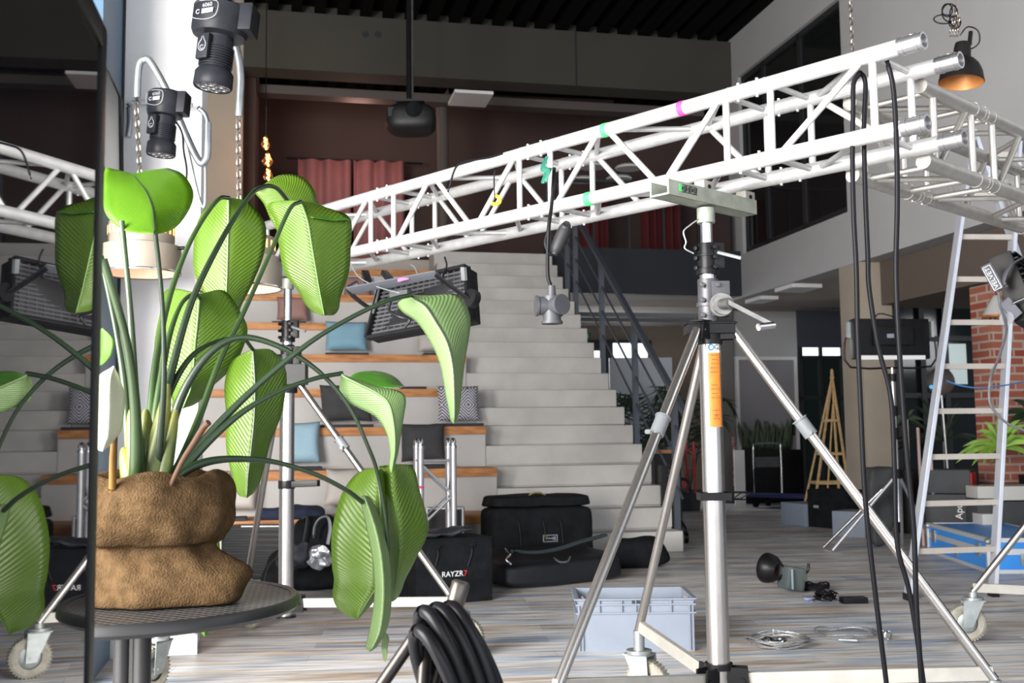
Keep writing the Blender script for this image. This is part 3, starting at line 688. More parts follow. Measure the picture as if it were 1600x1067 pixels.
cable([(1386, 95), (1396, 140), (1401, 230), (1402, 320), (1400, 430), (1406, 560), (1416, 700), (1428, 830), (1432, 950), (1440, 1067), (1446, 1180)], .0075, 'black cable hanging over the open truss end, rightmost of three', 2.98)
cable([(700, 300), (712, 262), (730, 252), (765, 246), (785, 240)], .004, 'thin black cable looped over the middle of the bright truss', ys=[4.02, 4.0, 3.95, 3.85, 3.8])
# plug box on its cable
Yp = 3.95
pb_ = thing('socket_splitter', 'grey rubber three-way socket hanging on a cable under the middle of the truss', 'socket', P(862, 505, Yp))
c = P(862, 478, Yp); m = MB()
for k in range(3):
    a = 2*PI*k/3-.9; d = V((math.cos(a), math.sin(a), 0)); m.tube(c+d*.012, c+d*.055, .034, n=18); m.tube(c+d*.05, c+d*.06, .038, n=18)
m.tube(c-Z3*.06, c+Z3*.035, .034, n=18); m.tube(c-Z3*.066, c-Z3*.056, .04, n=18); m.tube(c+Z3*.03, c+Z3*.075, .018, .014, n=14)
m.build('housing', mat('grey_rubber', (.05, .052, .06), .5, var=.1, scale=20), pb_)
MB().path([c+Z3*.07, P(856, 430, Yp), P(856, 385, Yp), P(858, 350, Yp), P(862, 320, Yp+.02), P(866, 262, Yp+.03)], .007, 8, sm=5).build('cord', K['cable'], pb_)
pc_ = thing('plug', 'black rubber plug with cord taped to the truss above the grey socket', 'plug', P(870, 400, Yp))
MB().path([P(886, 348, Yp-.02), P(882, 360, Yp), P(870, 388, Yp), P(866, 398, Yp)], lambda t: .012+.014*math.sin(PI*min(1, t*1.1)), 12, sm=4).build('plug_body', mat('plug_rubber', (.013, .014, .016), .6), pc_)
MB().path([P(866, 398, Yp), P(858, 396, Yp), P(852, 380, Yp), P(856, 362, Yp), P(858, 345, Yp)], .006, 8, sm=5).build('cord', K['cable'], pc_)
tag(MB().path([P(855, 245, 3.97), P(848, 262, 3.95), P(856, 268, 3.93), P(850, 285, 3.93), P(858, 262, 3.95)], .012, 8, sm=4, flat=.3).build('tape_strip', mat('dark_green_tape', (.01, .12, .08), .6)), 'dark green tape strip wound round a truss brace', 'tape')
tag(MB().path([P(774, 262, 3.9), P(772, 280, 3.9), P(773, 310, 3.9)], .003, 6, sm=4).build('black_cord', K['cable']), 'thin black cord holding the yellow hook on the truss', 'cord')
tag(MB().path([P(773, 306, 3.9), P(779, 308, 3.9), P(781, 315, 3.9), P(776, 319, 3.9), P(768, 318, 3.9)], .007, 8, sm=4).build('yellow_hook', mat('yellow_plastic', (.85, .55, .02), .5)), 'small yellow plastic hook hanging inside the truss', 'hook')
# ------------------------------------------------------------------ plant
def leaf_mat(name, c, c2, tr, trw=0.45, rough=0.32):
    m = bpy.data.materials.new(name); m.use_nodes = True; N = m.node_tree.nodes; L = m.node_tree.links
    b = N['Principled BSDF']; out = N['Material Output']; uv = N.new('ShaderNodeUVMap'); uv.uv_map = 'UVMap'
    mp = N.new('ShaderNodeMapping'); mp.inputs['Scale'].default_value = (15, .35, 1); L.new(uv.outputs[0], mp.inputs[0])
    wv = N.new('ShaderNodeTexWave'); wv.inputs['Scale'].default_value = 1.0; wv.inputs['Distortion'].default_value = 2.4; wv.inputs['Detail'].default_value = 2; wv.inputs['Detail Scale'].default_value = .6
    L.new(mp.outputs[0], wv.inputs['Vector'])
    nz = N.new('ShaderNodeTexNoise'); nz.inputs['Scale'].default_value = 3.5; L.new(uv.outputs[0], nz.inputs['Vector'])
    rp = N.new('ShaderNodeMixRGB'); rp.inputs[1].default_value = (*c, 1); rp.inputs[2].default_value = (*c2, 1); L.new(nz.outputs['Fac'], rp.inputs[0])
    mm = N.new('ShaderNodeMixRGB'); mm.blend_type = 'MULTIPLY'; mm.inputs[0].default_value = 0.18; L.new(rp.outputs[0], mm.inputs[1]); L.new(wv.outputs[0], mm.inputs[2])
    L.new(mm.outputs[0], b.inputs['Base Color']); b.inputs['Roughness'].default_value = rough
    bp = N.new('ShaderNodeBump'); bp.inputs['Strength'].default_value = 0.28; bp.inputs['Distance'].default_value = 0.004; L.new(wv.outputs['Fac'], bp.inputs['Height']); L.new(bp.outputs[0], b.inputs['Normal'])
    t = N.new('ShaderNodeBsdfTranslucent'); t.inputs[0].default_value = (*tr, 1); L.new(bp.outputs[0], t.inputs['Normal'])
    mx = N.new('ShaderNodeMixShader'); mx.inputs[0].default_value = trw; L.new(b.outputs[0], mx.inputs[1]); L.new(t.outputs[0], mx.inputs[2]); L.new(mx.outputs[0], out.inputs[0])
    return m
K['leaf'] = leaf_mat('banana_leaf', (0.075, 0.145, 0.012), (0.13, 0.225, 0.025), (0.24, 0.40, 0.03), .42, .30)
K['leafb'] = leaf_mat('bright_leaf', (0.08, 0.20, 0.015), (0.13, 0.28, 0.02), (0.34, 0.52, 0.03), .5)
K['leafp'] = leaf_mat('pale_leaf_underside', (0.13, 0.215, 0.075), (0.17, 0.26, 0.10), (0.20, 0.32, 0.08), .25, .45)
K['leafd'] = leaf_mat('dark_leaf', (0.045, 0.15, 0.02), (0.08, 0.22, 0.03), (0.15, 0.38, 0.03), .25, .3)
K['leafw'] = leaf_mat('lit_white_leaf', (0.62, 0.62, 0.45), (0.72, 0.72, 0.62), (0.7, 0.75, 0.5), .3, .4)  # white of a strongly lit leaf put into its colour
K['stalk'] = mat('green_stalk', (0.026, 0.050, 0.016), 0.3, var=0.3, scale=3)
K['stalkd'] = mat('dark_green_stalk', (0.010, 0.022, 0.009), 0.35, var=0.2, scale=3)
K['sheath'] = mat('yellow_green_sheath', (0.20, 0.20, 0.03), 0.45, c2=(0.03, 0.06, 0.015), scale=7, stretch=(3, 3, 1))
K['rib'] = mat('leaf_rib', (0.12, 0.22, 0.06), 0.5)
K['burlap'] = mat('burlap', (0.066, 0.041, 0.021), 1.0, spec=0.0, var=0.22, scale=60, bump=0.5, bscale=300)
plant = thing('potted_plant', 'big broad-leaved green plant in a brown burlap sack on the round table', 'plant', P(228, 950, 1.87))
def leaf(rows, d, m, name='leaf', rib=True, ribm=None, wav=0.0, nsub=5, ncr=6, fold=0.0):
    "rows of (left, mid, right) photo points; d = distances (left, mid, right) at the base and the tip"
    if len(rows[-1]) == 2 and len(rows) > 2:
        a_, z_ = rows[-2], rows[-1]; ins = []
        for f1, f2 in ((.5, .80), (.84, .46)):
            cx_ = a_[2]+(z_[0]-a_[2])*f1; cy_ = a_[3]+(z_[1]-a_[3])*f1; q_ = []
            for k in range(3): q_ += [cx_+(a_[2*k]-a_[2])*f2, cy_+(a_[2*k+1]-a_[3])*f2]
            ins.append(tuple(q_))
        rows = list(rows[:-1])+ins+[z_]
    R = len(rows); data = []
    for i, r in enumerate(rows):
        t = i/(R-1); dd = [d[0][k]*(1-t)+d[1][k]*t for k in range(3)]
        if len(r) == 2: r = (r[0], r[1])*3; dd = [dd[1]]*3
        p = [P(r[2*k], r[2*k+1], dd[k]) for k in range(3)]
        data.append((*p[0], *p[1], *p[2]))
    dn = cat(data, nsub); vs = []; uvs = []; n = len(dn); W = 2*ncr+1
    for i, q in enumerate(dn):
        Lp, Mp, Rp = V(q[0:3]), V(q[3:6]), V(q[6:9]); u = i/(n-1)
        for k in range(W):
            s = (k-ncr)/ncr
            e = Lp if s < 0 else Rp; a = abs(s); p = Mp.lerp(e, a)
            bulge = math.sin(PI*a)*(e-Mp).length*0.045
            p = p + V((0, -1, 0.15))*bulge*(1 if fold >= 0 else -1)
            if wav: p += V((0, 1, 0.3))*wav*a*a*math.sin(u*17+s*4)
            vs.append(p); uvs.append((u+0.16*a, s))
    fs = [(i*W+k, i*W+k+1, (i+1)*W+k+1, (i+1)*W+k) for i in range(n-1) for k in range(W-1)]
    o0 = ORG[plant.name]; me = bpy.data.meshes.new(name); me.from_pydata([p-o0 for p in vs], [], fs)
    ul = me.uv_layers.new(name='UVMap')
    for lp in me.loops: ul.data[lp.index].uv = uvs[lp.vertex_index]
    me.materials.append(m); me.polygons.foreach_set('use_smooth', [True]*len(me.polygons))
    o = bpy.data.objects.new(name, me); COL.objects.link(o); o.parent = plant; ORG[o.name] = o0
    q = o.modifiers.new('thick', 'SOLIDIFY'); q.thickness = 0.0012; q.offset = 0
    if rib:
        c = [V(q[3:6])+V((0, -.0015, 0)) for q in dn[:-2]]
        MB().path(c, lambda t: .0021*(1-t)+.0006, 6).build('midrib', ribm or K['rib'], o)
    return o
def stalk(pts, r0, r1, m, d0, d1, name='stalk'):
    "from the pot (r0, d0) to the leaf (r1, d1)"
    n = len(pts); q = [P(p[0], p[1], d0+(d1-d0)*i/(n-1)) for i, p in enumerate(pts)]
    r0 *= .8; r1 *= .88
    return MB().path(q, lambda t: r0+(r1-r0)*min(1, t*1.6)**.7, 10, sm=6).build(name, m, plant)
L_ = leaf
# 1 top left, seen almost from below
L_([(243, 366), (196, 360, 242, 350, 270, 358), (170, 342, 239, 325, 296, 328), (161, 312, 229, 300, 301, 300), (160, 287, 216, 283, 287, 273), (165, 262, 208, 272, 262, 263)], ((1.76, 1.74, 1.80), (1.95, 1.98, 2.05)), K['leafb'], rib=True, ribm=K['stalkd'], wav=.003)
# 2 upper centre, hanging
L_([(357, 308), (326, 322, 357, 320, 388, 316), (308, 350, 357, 350, 414, 350), (302, 392, 356, 392, 413, 395), (306, 432, 355, 430, 396, 440), (325, 470, 353, 475, 378, 475), (352, 510)], ((2.50, 2.44, 2.50), (2.42, 2.40, 2.42)), K['leaf'], wav=.002)
# 3 behind the big hanging one
L_([(402, 296), (399, 302, 421, 292, 436, 274), (412, 318, 438, 300, 470, 276), (424, 345, 451, 318, 492, 300), (440, 370, 462, 350, 496, 338), (482, 400)], ((2.48, 2.46, 2.52), (2.44, 2.46, 2.5)), K['leaf'], ribm=K['stalk'])
# 4 big hanging heart
L_([(470, 314), (420, 318, 471, 317, 515, 326), (430, 347, 481, 347, 547, 342), (436, 385, 487, 382, 548, 385), (445, 425, 493, 417, 545, 425), (466, 455, 499, 452, 532, 464), (507, 493)], ((2.34, 2.28, 2.36), (2.28, 2.25, 2.29)), K['leaf'], wav=.002)
L_([(472, 315), (474, 317, 500, 320, 520, 330), (484, 335, 515, 338, 546, 341), (486, 340, 522, 345, 547, 344)], ((2.32, 2.35, 2.37), (2.27, 2.3, 2.33)), K['leafd'], rib=False)
# 5 centre, behind stalks
L_([(312, 459), (262, 452, 311, 470, 350, 454), (250, 490, 309, 500, 375, 488), (241, 540, 305, 540, 387, 520), (249, 590, 302, 580, 366, 570), (268, 622, 298, 608, 328, 607), (286, 638)], ((2.28, 2.20, 2.28), (2.23, 2.20, 2.25)), K['leaf'], wav=.003)
# 6 hanging right of the stalks
L_([(396, 545), (364, 563, 397, 560, 426, 548), (351, 600, 399, 600, 447, 582), (353, 650, 398, 650, 441, 642), (354, 700, 393, 700, 423, 690), (363, 745, 388, 742, 411, 735), (386, 778)], ((2.26, 2.20, 2.28), (2.20, 2.16, 2.20)), K['leaf'], wav=.002, ribm=K['stalkd'])
# 7 long one hanging at the right under the flood light
L_([(640, 461), (622, 474, 648, 466, 672, 462), (630, 488, 666, 478, 716, 461), (652, 504, 682, 502, 733, 490), (673, 535, 700, 535, 734, 516), (688, 570, 709, 575, 727, 560), (697, 620, 711, 622, 722, 600), (703, 650, 711, 652, 718, 640), (710, 662)], ((2.12, 2.06, 2.14), (2.0, 2.0, 2.04)), K['leafp'], ribm=K['stalkd'])
# 8 folded leaf
L_([(533, 584), (531, 600, 540, 590, 548, 590), (533, 623, 560, 600, 590, 604), (560, 637, 590, 615, 625, 612), (588, 652, 608, 632, 634, 625), (604, 676, 616, 668, 630, 655), (610, 705, 617, 703, 624, 695), (612, 739)], ((2.04, 2.0, 2.04), (1.94, 1.94, 1.95)), K['leafp'], ribm=K['leafp'])
L_([(545, 590), (546, 593, 560, 582, 575, 580), (562, 598, 585, 585, 600, 582), (590, 605, 605, 592, 618, 590), (612, 606, 622, 602, 630, 602), (628, 604)], ((2.05, 2.09, 2.14), (1.99, 2.04, 2.09)), K['leafd'], rib=False)
# 9 wide left half of the low leaf
L_([(592, 731), (560, 738, 590, 742, 600, 738), (534, 772, 594, 778, 604, 780), (519, 830, 594, 830, 607, 832), (519, 880, 590, 880, 609, 880), (522, 905, 588, 915, 607, 905), (558, 968)], ((2.16, 2.10, 2.14), (2.10, 2.06, 2.10)), K['leaf'], ribm=K['leafp'], wav=.001)
# 10 right low leaf, glossy
L_([(594, 728), (590, 734, 612, 730, 642, 728), (593, 770, 616, 770, 655, 765), (604, 815, 624, 818, 669, 826), (609, 860, 625, 862, 650, 872), (611, 905, 620, 905, 633, 905), (613, 940)], ((2.15, 2.12, 2.22), (2.14, 2.12, 2.16)), K['leaf'], rib=False)
# 11 rolled young leaf in front
L_([(566, 774), (564, 784, 572, 783, 580, 780), (574, 830, 588, 832, 600, 826), (583, 880, 597, 882, 609, 876), (585, 930, 599, 935, 612, 930), (578, 980, 594, 984, 606, 978), (572, 1008, 582, 1012, 590, 1008), (578, 1018)], ((2.08, 2.04, 2.08), (2.04, 2.0, 2.04)), K['leafp'], rib=False)
L_([(600, 984), (597, 998, 602, 998, 608, 996), (596, 1015, 601, 1016, 606, 1012), (602, 1034)], ((2.07,)*3, (2.07,)*3), K['leafp'], rib=False)
# 12 little ones at the left and one leaf painted white as if lit
L_([(160, 512), (150, 525, 162, 528, 177, 530), (150, 548, 160, 550, 175, 552), (153, 572)], ((1.95,)*3, (1.95,)*3), K['leafb'], rib=False)
L_([(178, 572), (152, 592, 172, 594, 186, 590), (148, 640, 170, 640, 195, 622), (150, 682, 168, 680, 190, 668), (160, 705)], ((1.62, 1.58, 1.64), (1.58, 1.55, 1.6)), K['leafw'], rib=False)
# 13 lime leaf hanging behind the table
L_([(322, 790), (310, 815, 318, 815, 338, 815), (318, 855, 330, 860, 344, 870), (312, 920, 325, 920, 343, 925), (309, 968, 320, 970, 333, 968), (320, 994)], ((2.28, 2.26, 2.28), (2.28, 2.26, 2.28)), K['leafb'], rib=False)
# stalks
pd = 1.87
stalk([(243, 770), (250, 690), (256, 600), (255, 500), (249, 420), (243, 366)], .010, .0042, K['stalkd'], pd-.03, 1.74)
stalk([(222, 770), (214, 680), (210, 600), (203, 480), (194, 385), (190, 345)], .016, .0055, K['stalk'], pd-.05, 1.80)
stalk([(212, 772), (213, 700), (210, 620), (199, 540), (184, 480), (161, 405)], .017, .0075, K['stalk'], pd-.06, 1.7)
stalk([(205, 772), (200, 690), (194, 600), (182, 520), (166, 440), (158, 400)], .012, .005, K['stalk'], pd, 1.85)
stalk([(228, 772), (232, 700), (243, 570), (266, 460), (300, 372), (338, 314), (357, 309)], .014, .0058, K['stalk'], pd+.03, 2.43)
stalk([(232, 772), (245, 680), (268, 580), (300, 470), (346, 375), (387, 310), (410, 292), (432, 294), (452, 317)], .014, .0052, K['stalkd'], pd, 2.36)
stalk([(255, 772), (283, 720), (312, 650), (345, 560), (382, 485), (420, 400), (452, 328), (470, 315)], .012, .005, K['stalk'], pd-.03, 2.27)
stalk([(238, 770), (240, 680), (252, 590), (266, 520), (284, 474), (304, 459), (312, 466)], .014, .0048, K['stalk'], pd+.04, 2.19)
stalk([(240, 772), (245, 690), (262, 620), (298, 558), (340, 533), (378, 529), (395, 546)], .015, .0045, K['stalkd'], pd, 2.19)
stalk([(246, 772), (262, 690), (288, 610), (330, 550), (378, 527), (440, 543), (500, 582), (546, 636), (576, 700), (590, 740), (601, 800), (607, 860)], .013, .0042, K['stalkd'], pd+.02, 2.07)
stalk([(256, 772), (292, 722), (342, 662), (405, 600), (480, 538), (545, 498), (605, 470), (642, 461)], .013, .0050, K['stalkd'], pd-.04, 2.05)
stalk([(262, 770), (305, 712), (368, 652), (430, 614), (490, 592), (535, 583)], .012, .0048, K['stalkd'], pd-.05, 2.0)
stalk([(256, 762), (290, 735), (330, 720), (378, 717), (430, 722), (490, 740), (540, 765), (567, 785)], .013, .0050, K['stalkd'], pd-.08, 2.04)
stalk([(176, 770), (176, 720), (177, 690), (172, 640)], .008, .005, mat('ochre_stalk', (.16, .08, .015), .6), 1.75, 1.62)
stalk([(262, 768), (284, 722), (303, 692), (318, 668), (326, 660)], .004, .0060, mat('dry_brown_stalk', (.06, .026, .012), .8), pd-.1, 1.75)
for (a, b, w_) in (((222, 775), (205, 640), .020), ((232, 775), (262, 610), .020), ((212, 775), (193, 700), .018), ((226, 775), (228, 640), .022), ((248, 775), (275, 640), .013), ((238, 775), (262, 600), .014)):
    q = [P(a[0], a[1], pd-.04), P((a[0]*.5+b[0]*.5), (a[1]*.5+b[1]*.5), pd-.03), P(b[0], b[1], pd-.02)]
    MB().path(q, lambda t: w_*(1-t)**.6+.004, 10, sm=8).build('leaf_sheath', K['sheath'], plant)
# burlap sack
pcn = V((P(237, 950, 1.87).x, 1.87, 0.737))
def fold(q, h, t, i):
    f = 1+.035*math.sin(3*t+h*22)+.025*math.sin(7*t-h*35)+.012*math.sin(13*t+h*50)
    low = max(0, .11-h)/.11
    f += .42*low*max(0, math.cos(t-FA))**10
    k_ = max(0, 1-abs(h-.075)/.075)
    f += .36*math.exp(-((h-.05)/.028)**2)*max(0, math.cos(t-FA3))**14
    f += k_*(.09*abs(math.sin(2.5*t+h*9+.6))**.6-.07)+k_*.03*math.sin(11*t-h*60)
    return q*f, h+.006*math.sin(5*t)*(h > .1)-.010*low*0
s_, b__, _ = frame((0, 0, 1)); FA3 = math.atan2(V((.98, -.1, 0)).dot(b__), V((.98, -.1, 0)).dot(s_)); FA = math.atan2((V((.93, -.3, 0))).dot(b__), V((.93, -.3, 0)).dot(s_))
prof = [(.001, .0), (.10, .0), (.118, .004), (.122, .02), (.116, .045), (.104, .068), (.096, .086), (.099, .094), (.113, .100), (.128, .113), (.134, .135), (.132, .17), (.127, .19), (.118, .205), (.108, .212), (.098, .208), (.092, .195), (.09, .17), (.001, .165)]
prof = [p for p in cat(prof, 3)]
sk = MB().lathe(prof, pcn, Z3, 72, fold).build('burlap_sack', K['burlap'], plant, ang=80)
MB().lathe([(.001, .172), (.09, .174)], pcn, Z3, 24).build('potting_soil', mat('potting_soil', (.03, .02, .013), .95, var=.4, scale=60, bump=1), plant)
# ------------------------------------------------------------------ bistro table
def perf_mat():
    m = bpy.data.materials.new('perforated_grey_metal'); m.use_nodes = True; N = m.node_tree.nodes; L = m.node_tree.links; b = N['Principled BSDF']
    tc = N.new('ShaderNodeTexCoord'); vo = N.new('ShaderNodeTexVoronoi'); vo.inputs['Scale'].default_value = 68; vo.inputs['Randomness'].default_value = 0.0
    mp = N.new('ShaderNodeMapping'); mp.inputs['Rotation'].default_value = (0, 0, .6); L.new(tc.outputs['Object'], mp.inputs[0]); L.new(mp.outputs[0], vo.inputs['Vector'])
    r = N.new('ShaderNodeValToRGB'); r.color_ramp.elements[0].position = .30; r.color_ramp.elements[0].color = (.003, .003, .003, 1); r.color_ramp.elements[1].position = .40; r.color_ramp.elements[1].color = (.085, .085, .09, 1)
    L.new(vo.outputs['Distance'], r.inputs[0]); L.new(r.outputs[0], b.inputs['Base Color']); b.inputs['Roughness'].default_value = .38; b.inputs['Metallic'].default_value = .3
    bp = N.new('ShaderNodeBump'); bp.inputs['Distance'].default_value = .004; bp.inputs['Strength'].default_value = .9; L.new(vo.outputs['Distance'], bp.inputs['Height']); L.new(bp.outputs[0], b.inputs['Normal']); return m
tcx, tcy, trr = -.647, 1.875, .276
tb_ = thing('bistro_table', 'round dark metal bistro table with perforated top carrying the potted plant', 'table', (tcx, tcy, 0))
K['tabm'] = mat('dark_grey_table_metal', (.018, .018, .019), .42, .3)
MB().lathe([(.001, .735), (trr-.012, .735), (trr-.012, .728), (.001, .728)], (tcx, tcy, 0), Z3, 64).build('tabletop', perf_mat(), tb_)
MB().lathe([(trr-.014, .736), (trr-.004, .738), (trr, .733), (trr+.001, .722), (trr-.004, .716), (trr-.012, .718), (trr-.014, .736)], (tcx, tcy, 0), Z3, 96).build('rim', K['tabm'], tb_)
for dx in (-.016, .016): MB().tube((tcx+dx, tcy-.0, .03), (tcx+dx, tcy, .728), .0155, n=20).build('pole', K['tabm'], tb_)
MB().hexa((tcx, tcy, .38), (.005, 0, 0), (0, .008, 0), (0, 0, .34)).build('pole_web', K['tabm'], tb_)
m = MB(); m.lathe([(.001, .028), (.20, .020), (.22, .010), (.22, 0), (.001, 0)], (tcx, tcy, 0), Z3, 48); m.build('base', K['tabm'], tb_)
# ------------------------------------------------------------------ glossy black display standing at the left
nn = V((.982, .19, 0)).normalized(); ee = V((-nn.y, nn.x, 0)); o_ = V((-.2037, 0, 0))
def D(s, z, off=0.0): return o_+ee*s+nn*off+Z3*z
s1_ = (1.088)/ee.y; s0_ = 0.35
ztop = 1.425
dsp = thing('display_panel', 'tall glossy black display panel close by on the left, mirroring the plant and the truss', 'display', D((s0_+s1_)/2, 0, -.03))
def slab(a, b, z0, z1, o0, o1): return MB().hexa(D((a+b)/2, (z0+z1)/2, (o0+o1)/2), ee*(b-a)/2, nn*(o1-o0)/2, Z3*(z1-z0)/2)
K['mirror'] = mat('black_mirror_glass', (0.006, 0.006, 0.008), 0.015, ior=2.3)
slab(s0_, s1_-.032, .12, ztop-.03, -.02, 0.0).build('screen_glass', K['mirror'], dsp)
slab(s0_, s1_, .05, ztop, -.05, -.0202).build('housing', K['blackpl'], dsp, bevel=.004)
slab(s1_-.0315, s1_-.0075, .08, ztop-.004, -.02, .0025).build('bezel', K['black'], dsp, bevel=.001)
slab(s1_-.007, s1_-.001, .08, ztop-.02, -.02, .0012).build('trim_strip', mat('smoky_grey_edge', (.30, .30, .33), .12, .5), dsp, bevel=.001)
slab(s0_, s1_-.032, ztop-.0295, ztop-.004, -.02, .003).build('top_bezel', K['black'], dsp, bevel=.001)
slab(s0_+.0, s1_-.3, 0, .0495, -.20, .0).build('foot', K['black'], dsp, bevel=.004)
# ------------------------------------------------------------------ drum lamps on chains and the diver-style lights
K['drum'] = mat('sand_coloured_metal', (.24, .21, .17), .55, .2, var=.08, scale=6)
K['warm'] = mat('warm_lamp_interior', (.72, .55, .42), .5, emit=(1, .60, .38), es=.35)
K['slot'] = mat('glowing_slot', (1, .5, .2), .5, emit=(1, .42, .12), es=2.0)
K['link'] = mat('antique_chain', (.32, .28, .24), .35, .9)
def chain(parent, a, b, r=.0035, ll=.034):
    a, b = V(a), V(b); n = max(2, int((b-a).length/(ll*.78))); d = (b-a)/n; m = MB(); s_, u_, dn = frame(b-a)
    for i in range(n):
        c = a+d*(i+.5); w = s_ if i % 2 else u_; w = (w*.8+(s_ if not i % 2 else u_)*.5).normalized(); q = []
        for k in range(12):
            t = 2*PI*k/12; q.append(c+dn*math.cos(t)*ll*.55+w*math.sin(t)*ll*.24)
        m.path(q, r, 6, True)
    return m.build('chain', K['link'], parent)
def drum(px, py_open, py_ring, py_top, halfw, Y, label, cx0, cy0, cx1, cy1):
    c = P(px, py_open, Y); r = halfw/1700*Y*1.0; zo = c.z; zr = P(px, py_ring, Y).z; zt_ = P(px, py_top, Y).z
    t = thing('pendant_lamp', label, 'lamp', V((c.x, c.y, zo)))
    q = V((c.x, c.y, 0))
    MB().lathe([(r*.97, zo+.004), (r, zo), (r, zr), (r*.83, zr+.008), (r*.83, zt_), (r*.25, zt_+.03), (.02, zt_+.05), (.001, zt_+.05)], q, Z3, 48).build('shade', K['drum'], t)
    MB().lathe([(r*.96, zo+.003), (r*.95, zr-.004), (r*.8, zr+.002), (r*.78, zt_-.01), (.01, zt_-.008)], q, Z3, 48).build('inner_shade', K['warm'], t)
    MB().lathe([(r*1.005, zo-.002), (r*1.015, zo+.002), (r*1.005, zo+.008)], q, Z3, 48).build('rim', K['chrome'], t)
    sl = MB()
    for k in range(26):
        a = 2*PI*k/26; d = V((math.cos(a), math.sin(a), 0)); sl.hexa(q+d*r*.832+Z3*(zt_-.035), d*.0015, V((-d.y, d.x, 0))*.005, Z3*.018)
    sl.build('light_slot', K['slot'], t)
    for a in (0.3, 2.5): 
        d = V((math.cos(a), -abs(math.sin(a))*.3, 0)); MB().tube(q+d*r+Z3*(zr-.01), q+d*(r+.035)+Z3*(zr-.01), .008, n=10).build('thumb_screw', K['black'], t)
    chain(t, (c.x, c.y, zt_+.05), P(cx1, cy1, Y)); return t
drum(220, 428, 386, 350, 61, 4.75, 'sand-coloured drum lamp on a chain in front of the white column', 215, 330, 213, 160)
drum(373, 452, 404, 372, 67, 4.6, 'sand-coloured drum lamp half hidden behind the leaves right of the column', 373, 310, 372, 182)
pipe = thing('pipe_bracket', 'bent galvanised pipe bracket on the white column holding the smaller handheld light', 'bracket', P(300, 200, 4.75))
K['pipe'] = mat('galvanised_pipe', (.34, .36, .38), .4, .75, var=.1, scale=20)
def pth(pts, r, m, parent, name, Y, sm=5, n=12): return MB().path([P(p[0], p[1], (p[2] if len(p) > 2 else Y)) for p in pts], r, n, sm=sm).build(name, m, parent)
pth([(214, 160), (215, 125), (218, 100), (226, 93), (236, 98), (262, 145), (288, 205), (304, 240), (314, 255), (321, 250), (324, 238), (325, 192)], .0165, K['pipe'], pipe, 'pipe', 4.75)
pth([(283, 195), (296, 245), (306, 290), (314, 318), (320, 318), (321, 250)], .007, K['pipe'], pipe, 'brace', 4.8)
pth([(207, 159), (250, 160), (300, 164)], .012, K['white'], pipe, 'cross_bar', 5.2)
pth([(310, 168), (320, 178), (325, 192)], .010, K['pipe'], pipe, 'end_lug', 4.75)
pth([(202, 163), (203, 190), (200, 214)], .014, K['pipe'], pipe, 'wall_clamp', 5.2)
pipe2 = thing('pipe_bracket', 'bent galvanised pipe at the top holding the larger handheld light and a chained lamp', 'bracket', P(375, 180, 4.6))
pth([(330, -30), (333, 5), (338, 12), (360, 45), (372, 85), (376, 120), (375, 150), (373, 182)], .0165, K['pipe'], pipe2, 'pipe', 4.6)
